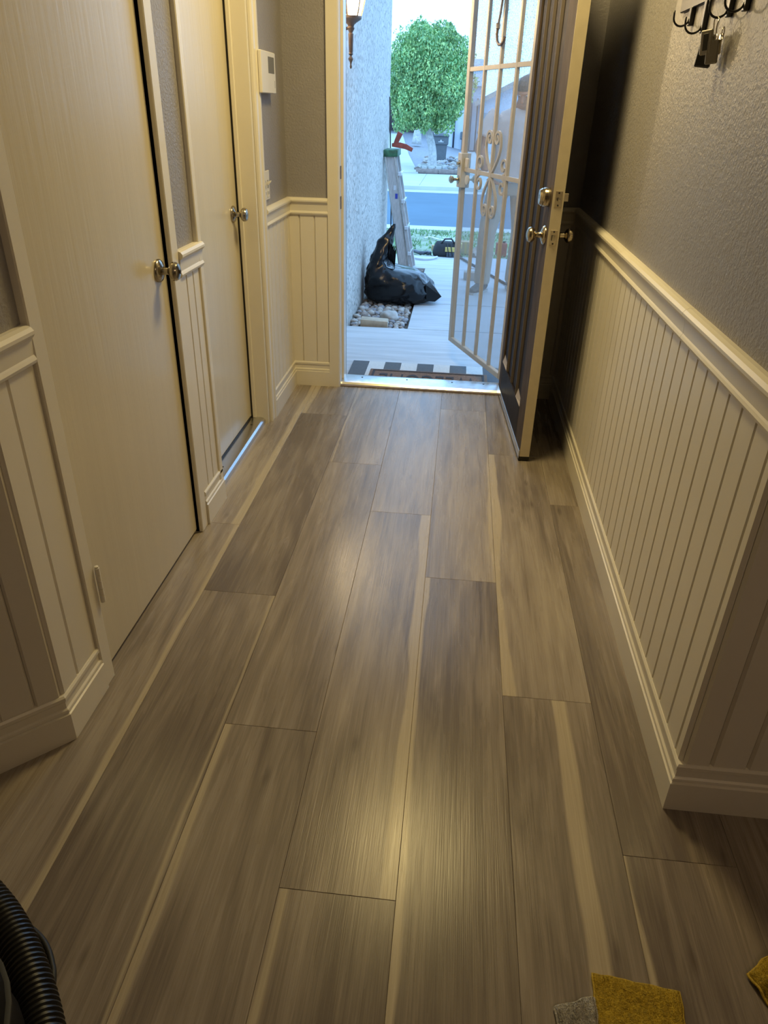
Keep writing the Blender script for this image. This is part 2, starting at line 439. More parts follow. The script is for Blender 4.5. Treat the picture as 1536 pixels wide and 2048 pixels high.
# left wall pieces: corner..door 1, between the doors, nook
wl = MB()
D1A, D1B = 1.452, 2.228      # door 1 opening
D2A, D2B = 2.505, 3.33       # door 2 opening
for a, b in ((1.222, D1A), (D1B, D2A), (D2B, YX)):
    wl.box(XL - WT, XL, a, b, 0, ZC)
wl.box(XL - WT, XL, D1A, D1B, 2.04, ZC); wl.box(XL - WT, XL, D2A, D2B, 2.06, ZC)
wall_left = wall('wall_left', wl, 'grey hallway wall with cream wainscot around the two cream doors')
wf = MB()
wf.box(XL, OPL - 0.02, YF, YX, 0, ZC); wf.box(OPR + 0.02, 2.2, YF, YX, 0, ZC); wf.box(OPL - 0.02, OPR + 0.02, YF, YX, 2.07, ZC)
wf.box(-2.4, XL - WT, YF, YX, -0.2, ZC)
wall_front = wall('wall_front', wf, 'grey wall around the front door opening')
wr = MB().box(XR, 2.2, YC, YF, 0, ZC)
wall_right = wall('wall_right', wr, 'grey textured hallway wall above cream beadboard, beside the dark door')
wd = MB().prism([DIAG_A, DIAG_B, (-1.85, 1.222)], 0, ZC)
wall_diag = wall('wall_diagonal', wd, 'angled wall in shade at the left edge of the picture')
wb = MB(); wb.box(-3.0, 3.0, -2.7, -2.6, 0, ZC); wb.box(-3.1, -3.0, -2.7, 0.26, 0, ZC); wb.box(2.2, 2.3, -2.7, YX, 0, ZC); wb.box(-3.1, -1.85, 0.257, 0.40, 0, ZC)
wall_back = wall('wall_back', wb, 'grey walls of the room behind the viewer')
ceil = MB().box(-3.1, 2.3, -2.7, YX, ZC, ZC + 0.12).build('ceiling', 'ceiling_paint'); struct(ceil, 'white ceiling above the hallway', 'ceiling')

# ---- wainscot boards
BZ0, BZ1, BT = 0.10, 0.93, 0.010
board_cache = {}
def boards(parent, p0, p1, first=None, pitch=0.0785):
    """tongue and groove boards on the wall line p0->p1 (room on the right of that direction)"""
    a, b = Vector(p0), Vector(p1); L = (b - a).length; d = (b - a) / L
    cuts = [0.0]; t = first if first is not None else pitch
    while t < L - 0.012: cuts.append(t); t += pitch
    cuts.append(L)
    ang = math.atan2(d.y, d.x)
    for i in range(len(cuts) - 1):
        wdt = cuts[i + 1] - cuts[i]; key = round(wdt, 4)
        if key not in board_cache:
            c = 0.0048; hh = (BZ1 - BZ0)
            x = wdt / 2 - 0.0004
            prof = [(-x, 0.0), (-x, -BT + 0.0075), (-x + c, -BT), (x - c, -BT), (x, -BT + 0.0075), (x, 0.0)]
            mb = MB().rings([[(px, py, BZ0) for px, py in prof], [(px, py, BZ1) for px, py in prof]])
            o = mb.build('wainscot_board', 'board_paint'); board_cache[key] = o.data; bpy.data.objects.remove(o)
        o = bpy.data.objects.new('wainscot_board', board_cache[key]); link(o, parent)
        m = a + d * (cuts[i] + cuts[i + 1]) / 2
        o.location = (m.x, m.y, 0); o.rotation_euler = (0, 0, ang)
boards(wall_right, (XR, YF), (XR, YC), first=YF - (1.467 + 0.0785 * 31), pitch=0.0785)
boards(wall_right, (XR, YC), (2.2, YC), first=0.058)
boards(wall_front, (XL, YF), (-0.675, YF), first=0.06, pitch=0.0785)
boards(wall_front, (0.40, YF), (XR, YF))
boards(wall_left, (XL, 3.405), (XL, YF), first=0.06)
boards(wall_left, (XL, 2.285), (XL, 2.468), first=0.058, pitch=0.064)
boards(wall_left, (XL, 1.222), (XL, 1.397), first=0.072, pitch=0.2)
boards(wall_diag, DIAG_B, DIAG_A, first=0.05)
board_right = None

RAIL = [(0, 0.992), (0.012, 0.992), (0.021, 0.988), (0.027, 0.981), (0.027, 0.974), (0.022, 0.967), (0.0185, 0.965), (0.017, 0.959),
        (0.015, 0.930), (0.0175, 0.926), (0.0205, 0.920), (0.018, 0.913), (0.012, 0.909), (0, 0.909)]
BASE = [(0, 0.138), (0.012, 0.138), (0.016, 0.133), (0.016, 0.124), (0.012, 0.119), (0.0125, 0.100), (0.017, 0.096), (0.018, 0.090), (0.0155, 0.086), (0.021, 0.083), (0.021, 0.0), (0, 0.0)]
NTRIM = [0]
def trim(mb, label, m='trim_paint', smooth=False):
    NTRIM[0] += 1
    o = mb.build('trim_%d' % NTRIM[0], m, smooth=smooth); struct(o, label, 'trim'); return o
def rail(path, label): return trim(MB().sweep(path, RAIL), label)
def base(side, path, label):
    o = MB().sweep(path, BASE).build('baseboard_' + side, 'trim_paint'); struct(o, label, 'baseboard'); return o
rail([(0.40, YF), (XR, YF), (XR, 1.84)], 'cream chair rail along the right wall, far length behind the dark door')
rail([(XR, 1.8385), (XR, YC), (2.2, YC)], 'cream chair rail near length wrapping the right wall corner')
rail([(XL, 3.405), (XL, YF), (-0.675, YF)], 'cream chair rail turning the corner under the light switch')
rail([(XL, 2.285), (XL, 2.503)], 'short cream chair rail between the two cream doors')
rail([DIAG_B, DIAG_A, (XL, 1.397)], 'cream chair rail at the left edge beside the near door')
base('right', [(0.40, YF), (XR, YF), (XR, YC), (2.2, YC)], 'cream moulded baseboard along the right wall')
base('front', [(XL, 3.405), (XL, YF), (-0.675, YF)], 'cream moulded baseboard in the corner left of the front door')
base('left', [(XL, 2.29), (XL, 2.503)], 'short cream baseboard between the two cream doors')
base('diagonal', [DIAG_B, DIAG_A, (XL, 1.40)], 'cream baseboard at the lower left corner')

# ---- door casings
def casing(y0, y1, z1, label, t=0.018):
    return trim(MB().box(XL - 0.03, XL + t, y0, y1, 0, z1, 0.003), label)
casing(1.397, 1.447, 2.09, 'flat cream door casing on the hinge side of the near cream door')
casing(2.228, 2.285, 2.09, 'flat cream door casing on the knob side of the near cream door', 0.014)
trim(MB().box(XL - 0.03, XL + 0.018, 1.447, 2.232, 2.038, 2.09, 0.003), 'cream head casing over the near cream door')
casing(2.470, 2.505, 2.09, 'thin cream door casing on the near side of the far cream door', 0.016)
cz = MB(); cz.sweep([(XL, 3.335), (XL, 3.3355)], [(0, 2.10), (0.012, 2.10), (0.012, 0), (0, 0)])
cz = MB().prism([(XL - 0.005, 3.332), (XL + 0.010, 3.332), (XL + 0.016, 3.340), (XL + 0.012, 3.350), (XL + 0.014, 3.375), (XL + 0.020, 3.385), (XL + 0.020, 3.403), (XL - 0.005, 3.405)], 0, 2.10)
trim(cz, 'moulded cream door casing between the far cream door and the thermostat')
trim(MB().box(XL - 0.03, XL + 0.018, 2.505, 3.332, 2.06, 2.12, 0.003), 'cream head casing over the far cream door')
jm = MB().box(-1.02, XL - 0.001, 3.306, 3.333, 0, 2.06); jm.box(-0.962, -0.945, 3.292, 3.306, 0.03, 2.05, 0.002)
trim(jm, 'worn cream door jamb beside the far cream door knob')
trim(MB().box(-1.02, XL - 0.001, 2.506, 2.530, 0, 2.06), 'cream door jamb on the hinge side of the far cream door')
fc = MB().prism([(-0.675, YF + 0.002), (-0.675, YF - 0.018), (-0.622, YF - 0.018), (-0.617, YF - 0.012), (-0.617, YF + 0.002)], 0, 2.13)
trim(fc, 'cream casing on the left side of the front door opening')
fj = MB().box(OPL - 0.022, OPL, YF - 0.002, YX + 0.01, 0, 2.07); fj.box(OPL, OPL + 0.012, YF + 0.055, YX - 0.02, 0.02, 2.06)
ft = trim(fj, 'cream left jamb of the front door opening')
MB().box(OPL + 0.0005, OPL + 0.003, YF + 0.018, YF + 0.042, 0.94, 1.00, 0.0008).build('strike_plate', 'bronze', ft)
MB().box(OPL + 0.0005, OPL + 0.003, YF + 0.018, YF + 0.042, 1.08, 1.14, 0.0008).build('strike_plate', 'bronze', ft)
MB().box(OPL, OPL + 0.010, YX - 0.024, YX + 0.006, 0.02, 2.06).build('weatherstrip', 'rubber', ft)
fj2 = MB().box(OPR, OPR + 0.022, YF + 0.045, YX + 0.01, 0, 2.07)
trim(fj2, 'cream right jamb of the front door opening behind the dark door')
trim(MB().box(OPL, OPR, YF - 0.002, YX + 0.01, 2.045, 2.07), 'cream head jamb of the front door opening')

# ================================================================== DOORS
def knob(mb, o, ax, s=1.0, flat=False):
    """rosette, neck and round knob along axis ax"""
    prof = [(0.0, 0.0), (0.034, 0.0), (0.034, 0.004), (0.030, 0.009), (0.020, 0.013), (0.0125, 0.016), (0.0105, 0.022), (0.0105, 0.032),
            (0.014, 0.036), (0.022, 0.040), (0.0275, 0.047), (0.0275, 0.055), (0.023, 0.063), (0.012, 0.067), (0.0, 0.068)]
    mb.lathe([(r * s, h * s) for r, h in prof], o, ax, 28); return mb
# door 1, near cream door
d1 = thing('door_1', 'near flat cream door with round nickel knob', 'door', (-0.90, 1.455, 0), kind='structure')
MB().box(-0.930, -0.893, 1.456, 2.224, 0.014, 2.032, 0.0025).build('door_leaf', 'door_paint', d1)
kp = knob(MB(), (-0.893, 2.163, 0.955), (1, 0, 0)).build('door_knob', 'nickel', d1, True, angle=40)
MB().lathe([(0.006, 0), (0.006, 0.0015), (0.0, 0.0015)], (-0.825, 2.163, 0.955), (1, 0, 0), 12).build('privacy_pin', 'dark_void', kp)
for z in (0.305, 1.78):
    hg = MB(); r = 0.0065
    for i in range(5):
        hg.lathe([(0, 0), (r, 0), (r, 0.0202), (0, 0.0202)], (-0.868 + 0.008, 1.4505, z - 0.053 + i * 0.0212), (0, 0, 1), 12)
    hg.lathe([(0, 0), (0.005, 0), (0.005, 0.004), (0, 0.006)], (-0.860, 1.4505, z + 0.053), (0, 0, 1), 12)
    h = hg.build('hinge', 'trim_paint', d1, True, angle=40)
    MB().box(-0.8930, -0.8920, 1.458, 1.484, z - 0.053, z + 0.053).build('hinge_plate', 'trim_paint', h)
MB().box(-0.94, -0.899, 2.2240, 2.2285, 0.0, 2.03).build('jamb_strip', 'trim_paint', d1)
# door 2, far cream door with sill
d2 = thing('door_2', 'far cream door with bright metal sill', 'door', (-0.975, 2.53, 0), kind='structure')
MB().box(-1.012, -0.972, 2.533, 3.304, 0.034, 2.05, 0.0025).build('door_leaf', 'door_paint', d2)
knob(MB(), (-0.972, 3.232, 0.985), (1, 0, 0)).build('door_knob', 'nickel', d2, True, angle=40)
MB().box(-1.02, -0.955, 3.300, 3.3075, 0.03, 2.05).build('weatherstrip', 'rubber', d2)
MB().box(-0.9725, -0.9705, 2.55, 3.28, 0.028, 0.040).build('door_sweep', 'rubber', d2)
sl = [(-1.02, 0), (-1.02, 0.026), (-0.965, 0.030), (-0.925, 0.030), (-0.912, 0.027), (-0.904, 0.019), (-0.902, 0.008), (-0.903, 0)]
sill = MB().rings([[(x, 2.507, z) for x, z in sl], [(x, 3.331, z) for x, z in sl]]).build('door_sill', 'sill_metal', d2, True, angle=25)
for y in (2.72, 3.20): MB().lathe([(0.006, 0), (0.006, 0.0006), (0, 0.0006)], (-0.945, y, 0.0302), (0, 0, 1), 12).build('screw', 'dark_void', sill)
vp = MB().box(-1.30, -1.28, 1.3, 3.4, 0, 2.2).build('closet_shade_sheet', 'dark_void'); struct(vp, 'dark coloured sheet for the shade inside the closet behind the near door', 'wall')  # sheet coloured dark in place of the unlit space behind the doors

# door 3, the dark front door, open against the right side
hx, hy = 0.283, 3.955
ang3 = math.atan2(-0.915, 0.064)          # direction hinge -> free edge
d3 = thing('door_3', 'open dark brown front door with grooved panels and cream edge', 'door', (hx, hy, 0), ang3, kind='structure')
# local frame: +x from hinge to free edge, +y to the left of that = towards the right wall (room side), -y = street side
LW, TH, Z0, Z1 = 0.914, 0.0445, 0.024, 2.045
core = MB().box(0, LW - 0.002, 0.010, TH, Z0, Z1)
core.build('door_leaf', 'dark_door', d3, world=False)
MB().box(0.004, LW - 0.003, TH, TH + 0.0006, Z0 + .004, Z1 - .004).build('room_face', 'dark_door', d3, world=False)
MB().box(LW - 0.0022, LW + 0.0006, 0.0006, TH - 0.0004, Z0, Z1).build('door_edge', 'edge_paint', d3, world=False)
# street face: stiles, rails, and ribs standing proud of the channels
MB().box(0.0, 0.075, 0, 0.010, Z0, Z1, 0.002).build('stile', 'stile_lit', d3, world=False)
MB().box(0.752, LW - 0.0025, 0, 0.010, Z0, Z1, 0.002).build('stile', 'stile_lit', d3, world=False)
MB().box(0.075, 0.752, 0, 0.010, Z0, 0.205, 0.002).build('bottom_rail', 'dark_door', d3, world=False)
MB().box(0.075, 0.752, 0, 0.010, 1.885, Z1, 0.002).build('top_rail', 'dark_door', d3, world=False)
for u in (0.243, 0.418, 0.598):
    MB().rings([[(u - .006, 0.010, .205), (u - .0035, -0.002, .205), (u + .0035, -0.002, .205), (u + .006, 0.010, .205)],
                [(u - .006, 0.010, 1.885), (u - .0035, -0.002, 1.885), (u + .0035, -0.002, 1.885), (u + .006, 0.010, 1.885)]]).build('rib', 'rib_paint', d3, world=False)
for u0, u1 in ((0.075, 0.225), (0.615, 0.752)):
    mb = MB(); mb.add([(u0, 0.0098, 0.205), (u1, 0.0098, 0.205), (u1, -0.001, 0.205), (u0, -0.001, 0.205), (u0, 0.0098, 0.245), (u1, 0.0098, 0.215)],
                      [(0, 3, 2, 1), (3, 4, 5, 2), (0, 4, 3), (1, 2, 5), (0, 1, 5, 4)])
    mb.build('lit_wedge', 'fascia', d3, world=False)  # pale tan stands in for light on the sloped channel bottoms
uk = LW - 0.070
knob(MB(), (uk, 0.0, 0.970), (0, -1, 0), 1.08).build('door_knob', 'brass_nickel', d3, True, False, angle=40)
knob(MB(), (uk, TH, 0.970), (0, 1, 0), 1.0).build('door_knob', 'brass_nickel', d3, True, False, angle=40)
db = MB().lathe([(0, 0), (0.036, 0), (0.036, 0.008), (0.0345, 0.014), (0.036, 0.016), (0.034, 0.024), (0.0325, 0.026), (0.033, 0.029), (0.028, 0.038), (0.026, 0.040), (0, 0.0405)], (uk, 0, 1.110), (0, -1, 0), 28).build('deadbolt', 'brass_nickel', d3, True, False, angle=35)
MB().box(uk - 0.0012, uk + 0.0012, -0.0412, -0.040, 1.104, 1.118).build('keyhole', 'dark_void', db, world=False)
tt = MB().lathe([(0, 0), (0.027, 0), (0.025, 0.006), (0, 0.007)], (uk, TH, 1.110), (0, 1, 0), 20)
tt.box(uk - 0.004, uk + 0.004, TH + 0.006, TH + 0.030, 1.095, 1.125, 0.0015)
tt.build('thumb_turn', 'brass_nickel', d3, True, False, angle=35)
for z, bolt in ((1.110, 1), (0.970, 0)):
    pl = MB().box(LW + 0.0006, LW + 0.0026, 0.009, 0.036, z - 0.0285, z + 0.0285, 0.0008).build('latch_plate', 'brass_nickel', d3, world=False)
    if bolt: MB().lathe([(0, 0), (0.0075, 0), (0.0075, 0.003), (0.006, 0.004), (0, 0.004)], (LW + 0.0026, 0.0225, z), (1, 0, 0), 16).build('bolt', 'nickel', pl, True, False, angle=35)
    else:
        MB().add([(LW + .0026, .016, z - .010), (LW + .0026, .030, z - .010), (LW + .0026, .030, z + .010), (LW + .0026, .016, z + .010), (LW + .012, .016, z - .010), (LW + .012, .016, z + .010)],
                 [(0, 1, 2, 3), (0, 4, 1), (3, 2, 5), (0, 3, 5, 4), (1, 4, 5, 2)]).build('latch_bolt', 'nickel', pl, world=False)
    for dz in (-0.022, 0.022): MB().lathe([(0.0035, 0), (0.0035, 0.0005), (0, 0.0005)], (LW + 0.0026, 0.0225, z + dz), (1, 0, 0), 10).build('screw', 'dark_void', pl, world=False)
MB().box(0.01, LW - 0.004, -0.0045, 0.0, 0.012, 0.052, 0.0012).build('door_sweep', 'aluminium', d3, world=False)
MB().box(0.01, LW - 0.002, -0.003, TH, 0.004, Z0).build('bottom_seal', 'rubber', d3, world=False)
for z in (0.25, 1.05, 1.85):
    MB().lathe([(0, 0), (0.0065, 0), (0.0065, 0.10), (0, 0.10)], (-0.004, TH + 0.004, z - 0.05), (0, 0, 1), 12).build('hinge', 'brass_nickel', d3, True, False, angle=35)

# threshold under the front door
ths = [(3.921, 0), (3.921, 0.010), (3.930, 0.020), (3.955, 0.030), (4.02, 0.032), (4.045, 0.028), (4.055, 0.020), (4.055, -0.02), (3.93, -0.02)]
th = thing('door_threshold', 'shiny aluminium threshold strip under the front door opening', 'threshold', (0, 3.99, 0), kind='structure')
tb = MB().rings([[(OPL + 0.001, y, z) for y, z in ths], [(OPR - 0.001, y, z) for y, z in ths]]).build('sill_strip', 'aluminium', th, True, angle=25)
for x in (-0.50, -0.24, 0.02, 0.20): MB().lathe([(0.005, 0), (0.005, 0.0008), (0, 0.0008)], (x, 3.995, 0.0316), (0, 0, 1), 12).build('screw', 'dark_void', tb)
MB().box(OPL + 0.001, OPR - 0.001, 3.908, 3.922, 0.0005, 0.008, 0.002).build('edge_strip', 'timber', th)

# door 4, the security screen door, swung out
e4 = Vector((0.374, -0.927)).normalized()
p4 = Vector((-0.010, 4.872))
W4 = 0.858
ang4 = math.atan2(e4.y, e4.x)
d4 = thing('door_4', 'cream steel security screen door standing half open outside', 'door', (p4.x, p4.y, 0), ang4, kind='structure')
B0, T4 = 0.030, 2.03
fr = MB(); y4 = 0.014
fr.box(0, 0.040, -y4, y4, B0, T4, 0.002).build('frame_stile', 'steel_cream', d4, world=False)
MB().box(W4 - 0.040, W4, -y4, y4, B0, T4, 0.002).build('frame_stile', 'steel_cream', d4, world=False)
MB().box(0.040, W4 - 0.040, -y4, y4, B0, B0 + 0.032, 0.002).build('frame_rail', 'steel_cream', d4, world=False)
MB().box(0.040, W4 - 0.040, -y4, y4, T4 - 0.04, T4, 0.002).build('frame_rail', 'steel_cream', d4, world=False)
for z in (1.602, 1.086): MB().box(0.040, W4 - 0.040, -0.010, 0.006, z - 0.011, z + 0.011, 0.001).build('cross_bar', 'steel_cream', d4, world=False)
for u in (0.240, 0.446, 0.650):
    MB().box(u - 0.0105, u + 0.0105, -0.011, 0.007, B0 + 0.03, T4 - 0.04, 0.0015).build('bar', 'steel_cream', d4, world=False)
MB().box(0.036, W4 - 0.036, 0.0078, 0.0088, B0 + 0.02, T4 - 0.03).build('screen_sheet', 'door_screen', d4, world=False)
def scroll(pts):
    MB().tube([(a, -0.004, b) for a, b in pts], 0.0062, sq=True).build('scroll', 'steel_cream', d4, world=False)
cu, cz_ = 0.446, 1.086
for sx in (-1, 1):
    for sz in (-1, 1):
        pts = []
        for i in range(14):           # leg from the centre bowing outward
            t = i / 13; pts.append((cu + sx * (0.012 + 0.085 * math.sin(t * PI * 0.62)), cz_ + sz * (0.015 + 0.165 * t)))
        c0 = Vector((cu + sx * 0.052, cz_ + sz * 0.182)); a0 = math.atan2(pts[-1][1] - c0.y, pts[-1][0] - c0.x); r0 = (Vector(pts[-1]) - c0).length
        for i in range(1, 26):
            t = i / 25; a = a0 + sx * sz * t * PI * 2.6; r = r0 * (1 - 0.72 * t); pts.append((c0.x + r * math.cos(a), c0.y + r * math.sin(a)))
        scroll(pts)
        pts = []; c0 = Vector((cu + sx * 0.160, cz_ + sz * 0.052))
        for i in range(30):
            t = i / 29; a = -sz * PI / 2 * 1.0 + (PI if sx < 0 else 0) * 0 + sx * sz * (t * PI * 2.4); r = 0.044 * (1 - 0.62 * t)
            pts.append((c0.x + sx * 0.0 + r * math.cos(a), c0.y + r * math.sin(a)))
        scroll(pts)
lk = MB().box(-0.006, 0.060, -0.030, 0.030, 0.985, 1.175, 0.004).build('lock_box', 'lock_cream', d4, world=False)
MB().lathe([(0, 0), (0.022, 0), (0.022, 0.004), (0.012, 0.008), (0.009, 0.012), (0.009, 0.030), (0.015, 0.034), (0.022, 0.042), (0.022, 0.050), (0.014, 0.058), (0, 0.060)], (0.026, -0.030, 1.030), (0, -1, 0), 20).build('knob', 'brass_nickel', lk, True, False, angle=40)
MB().lathe([(0, 0), (0.022, 0), (0.022, 0.004), (0.012, 0.008), (0.009, 0.012), (0.009, 0.030), (0.015, 0.034), (0.022, 0.042), (0.022, 0.050), (0.014, 0.058), (0, 0.060)], (0.026, 0.030, 1.030), (0, 1, 0), 20).build('knob', 'brass_nickel', lk, True, False, angle=40)
MB().lathe([(0, 0), (0.018, 0), (0.018, 0.004), (0.009, 0.006), (0.009, 0.018), (0, 0.019)], (0.026, -0.030, 1.118), (0, -1, 0), 18).build('lock_cylinder', 'brass_nickel', lk, True, False, angle=40)
MB().box(0.060, 0.110, -0.012, 0.002, 1.095, 1.150, 0.006).build('strike_guard', 'lock_cream', lk, world=False)
MB().lathe([(0, 0), (0.026, 0), (0.026, 0.010), (0, 0.012)], (0.135, -0.012, 1.035), (0, -1, 0), 20).build('guard_disc', 'lock_cream', lk, True, False, angle=40)
# hook hanging on the security door
hk = thing('metal_hook', 'bent metal hook hanging on the security door bars', 'hook', (p4.x, p4.y, 0), ang4)
hp = [(0.446, 1.99), (0.440, 1.90), (0.425, 1.83), (0.408, 1.78)]
MB().tube([(a, -0.021, b) for a, b in hp], 0.006, 8).build('shank', 'fascia', hk, True, False)
cpt = [(0.408, 1.775), (0.402, 1.745), (0.412, 1.715), (0.437, 1.698), (0.468, 1.697), (0.492, 1.708), (0.505, 1.728)]
MB().tube([(a, -0.021, b) for a, b in cpt], 0.0075, 8).build('hook_bend', 'bronze', hk, True, False)
MB().lathe([(0, -0.012), (0.011, -0.012), (0.011, 0.012), (0, 0.012)], (0.408, -0.021, 1.780), (-0.2, 0, 1), 10).build('collar', 'fascia', hk, True, False, angle=40)

# ================================================================== HALLWAY FITTINGS
# thermostat
ty, tz = 3.375, 1.44
t = thing('thermostat', 'off white wall thermostat with small grey display', 'thermostat', (XL, ty + 0.12, tz))
MB().box(XL, XL + 0.016, ty + 0.006, ty + 0.246, tz + 0.004, tz + 0.150, 0.003).build('back_plate', 'plastic_white', t)
MB().box(XL + 0.016, XL + 0.020, ty + 0.014, ty + 0.238, tz + 0.006, tz + 0.148).build('seam', 'screen_grey', t)
MB().box(XL + 0.020, XL + 0.034, ty + 0.003, ty + 0.249, tz, tz + 0.153, 0.003).build('cover', 'plastic_white', t)
MB().box(XL + 0.0335, XL + 0.0348, ty + 0.120, ty + 0.225, tz + 0.075, tz + 0.135, 0.0006).build('display', 'screen_grey', t)
MB().box(XL + 0.0335, XL + 0.0346, ty + 0.225, ty + 0.232, tz + 0.022, tz + 0.050, 0.0005).build('button', 'plastic_shadow', t)
# switch plate
sy = 3.418; sz = 1.020
t = thing('switch_plate', 'ivory wall plate with toggle switch above outlet sockets', 'switch', (XL, sy + 0.055, sz))
MB().box(XL, XL + 0.006, sy, sy + 0.115, sz, sz + 0.120, 0.002).build('cover_plate', 'plastic_white', t)
for k in (0.033, 0.082):
    tg = MB().box(XL + 0.006, XL + 0.008, sy + k - 0.009, sy + k + 0.009, sz + 0.048, sz + 0.082, 0.0006).build('switch_frame', 'plastic_shadow', t)
    MB().add([(XL + .006, sy + k - .005, sz + .058), (XL + .006, sy + k + .005, sz + .058), (XL + .006, sy + k + .005, sz + .072), (XL + .006, sy + k - .005, sz + .072),
              (XL + .022, sy + k - .004, sz + .074), (XL + .022, sy + k + .004, sz + .074), (XL + .022, sy + k + .004, sz + .081), (XL + .022, sy + k - .004, sz + .081)],
             [(0, 1, 2, 3), (4, 7, 6, 5), (0, 4, 5, 1), (1, 5, 6, 2), (2, 6, 7, 3), (3, 7, 4, 0)]).build('toggle', 'plastic_white', tg)
    so = MB().box(XL + 0.006, XL + 0.0085, sy + k - 0.016, sy + k + 0.016, sz + 0.010, sz + 0.040, 0.002).build('socket', 'plastic_white', t)
    for q in (-0.006, 0.006): MB().box(XL + 0.0085, XL + 0.0088, sy + k + q - 0.0015, sy + k + q + 0.0015, sz + 0.022, sz + 0.034).build('slot', 'dark_void', so)

# key rack on the right wall
kr = thing('key_rack', 'black metal key rack with curled hooks on the grey right wall', 'key rack', (XR, 2.25, 1.66))
MB().box(XR - 0.010, XR, 1.86, 2.53, 1.652, 1.700, 0.002).build('rail_plate', 'black_metal', kr)
def hook(y, zt, zb):
    p = MB().box(XR - 0.012, XR - 0.0005, y - 0.011, y + 0.011, zb, zt, 0.002).build('hook_plate', 'black_metal', kr)
    pts = []
    for i in range(13):
        a = PI * 0.02 + i / 12 * PI * 0.98
        pts.append((XR - 0.010 - 0.021 + 0.021 * math.cos(a), y, zb + 0.020 - 0.021 * math.sin(a)))
    pts.append((pts[-1][0] - 0.001, y, pts[-1][2] + 0.014))
    MB().tube(pts, 0.0026, 8).build('prong', 'black_metal', p, True)
for y, zt, zb in ((2.405, 1.655, 1.612), (2.265, 1.655, 1.585), (2.065, 1.655, 1.600), (1.95, 1.655, 1.600)): hook(y, zt, zb)
kx = XR - 0.030
ks = thing('key_bunch', 'bunch of keys and remote fobs hanging from the key rack', 'keys', (kx, 2.065, 1.60))
MB().tube([(kx + 0.002 * math.cos(3 * a), 2.066 + 0.019 * math.cos(a), 1.581 + 0.019 * math.sin(a)) for a in [2 * PI * i / 24 for i in range(24)]], 0.0014, 6, close=True).build('key_ring', 'nickel', ks, True)
MB().tube([(kx + 0.010 + 0.006 * math.cos(a), 2.030 + 0.012 * math.cos(a), 1.566 + 0.013 * math.sin(a)) for a in [2 * PI * i / 20 for i in range(20)]], 0.0012, 6, close=True).build('key_ring', 'nickel', ks, True)
def fob(name, m, c, sx, sy, sz, rx, rz):
    b = MB().box(-sx, sx, -sy, sy, -sz, sz, min(sx, sy) * 0.55)
    b.xf(Matrix.Translation(Vector(c)) @ Euler((rx, 0, rz)).to_matrix().to_4x4()); return b.build(name, m, ks, True, angle=35)
fob('remote_fob', 'fob_black', (kx + 0.002, 2.112, 1.537), 0.0065, 0.019, 0.034, 0.10, 0.95)
f2 = fob('fob_case', 'fob_grey', (kx - 0.010, 2.076, 1.552), 0.0045, 0.0145, 0.025, -0.12, 0.8)
fob('fob_case', 'fob_grey', (kx + 0.004, 2.064, 1.532), 0.004, 0.014, 0.024, -0.10, 1.0)
b = MB().box(-0.0008, 0.0008, -0.006, 0.006, -0.017, 0.017, 0.0004); b.xf(Matrix.Translation(Vector((kx - 0.0135, 2.0725, 1.552))) @ Euler((-0.12, 0, 0.8)).to_matrix().to_4x4()); b.build('fob_window', 'fob_black', f2)
for i, (dy, rx) in enumerate(((0.012, 0.35), (-0.014, -0.3))):
    kb = MB().lathe([(0, -0.001), (0.010, -0.001), (0.010, 0.001), (0, 0.001)], (0, 0, 0), (1, 0, 0), 14); kb.box(-0.001, 0.001, -0.0035, 0.0035, -0.034, -0.008)
    kb.xf(Matrix.Translation(Vector((kx + 0.010 + 0.004 * i, 2.066 + dy, 1.560))) @ Euler((rx, 0, 0.1)).to_matrix().to_4x4()); kb.build('key', 'brass_nickel', ks)

# ceiling lamp (above the picture)
lx, ly = -0.06, 2.82
cl = thing('ceiling_lamp', 'flush round ceiling lamp giving warm light over the hallway', 'lamp', (lx, ly, ZC))
MB().lathe([(0, 0), (0.24, 0), (0.24, -0.018), (0.23, -0.024), (0, -0.024)], (lx, ly, ZC), (0, 0, 1), 32).build('lamp_base', 'nickel', cl, True, angle=35)
MB().lathe([(0.225, -0.024), (0.22, -0.05), (0.19, -0.075), (0.12, -0.093), (0.04, -0.10), (0, -0.10)], (lx, ly, ZC), (0, 0, 1), 32).build('lamp_shade', 'hall_glow', cl, True)
ld = bpy.data.lights.new('hall_lamp_light', 'AREA'); ld.shape = 'DISK'; ld.size = 0.42; ld.energy = LAMP_W; ld.color = LAMP_COL
lo = bpy.data.objects.new('hall_lamp_light', ld); link(lo, cl); lo.location = (0, 0, -0.105)

bx0, by0 = 1.25, -0.95
c2 = thing('ceiling_lamp', 'flush round ceiling lamp in the room behind the viewer', 'lamp', (bx0, by0, ZC))
MB().lathe([(0, 0), (0.15, 0), (0.15, -0.018), (0.14, -0.024), (0, -0.024)], (bx0, by0, ZC), (0, 0, 1), 32).build('lamp_base', 'nickel', c2, True, angle=35)
MB().lathe([(0.135, -0.024), (0.13, -0.05), (0.11, -0.075), (0.07, -0.093), (0.02, -0.10), (0, -0.10)], (bx0, by0, ZC), (0, 0, 1), 32).build('lamp_shade', 'dome_glow', c2, True)
ld = bpy.data.lights.new('room_lamp_light', 'POINT'); ld.energy = ROOM_W; ld.color = (1.0, 0.70, 0.42); ld.shadow_soft_size = 0.08
lo = bpy.data.objects.new('room_lamp_light', ld); link(lo, c2); lo.location = (0, 0, -0.16)

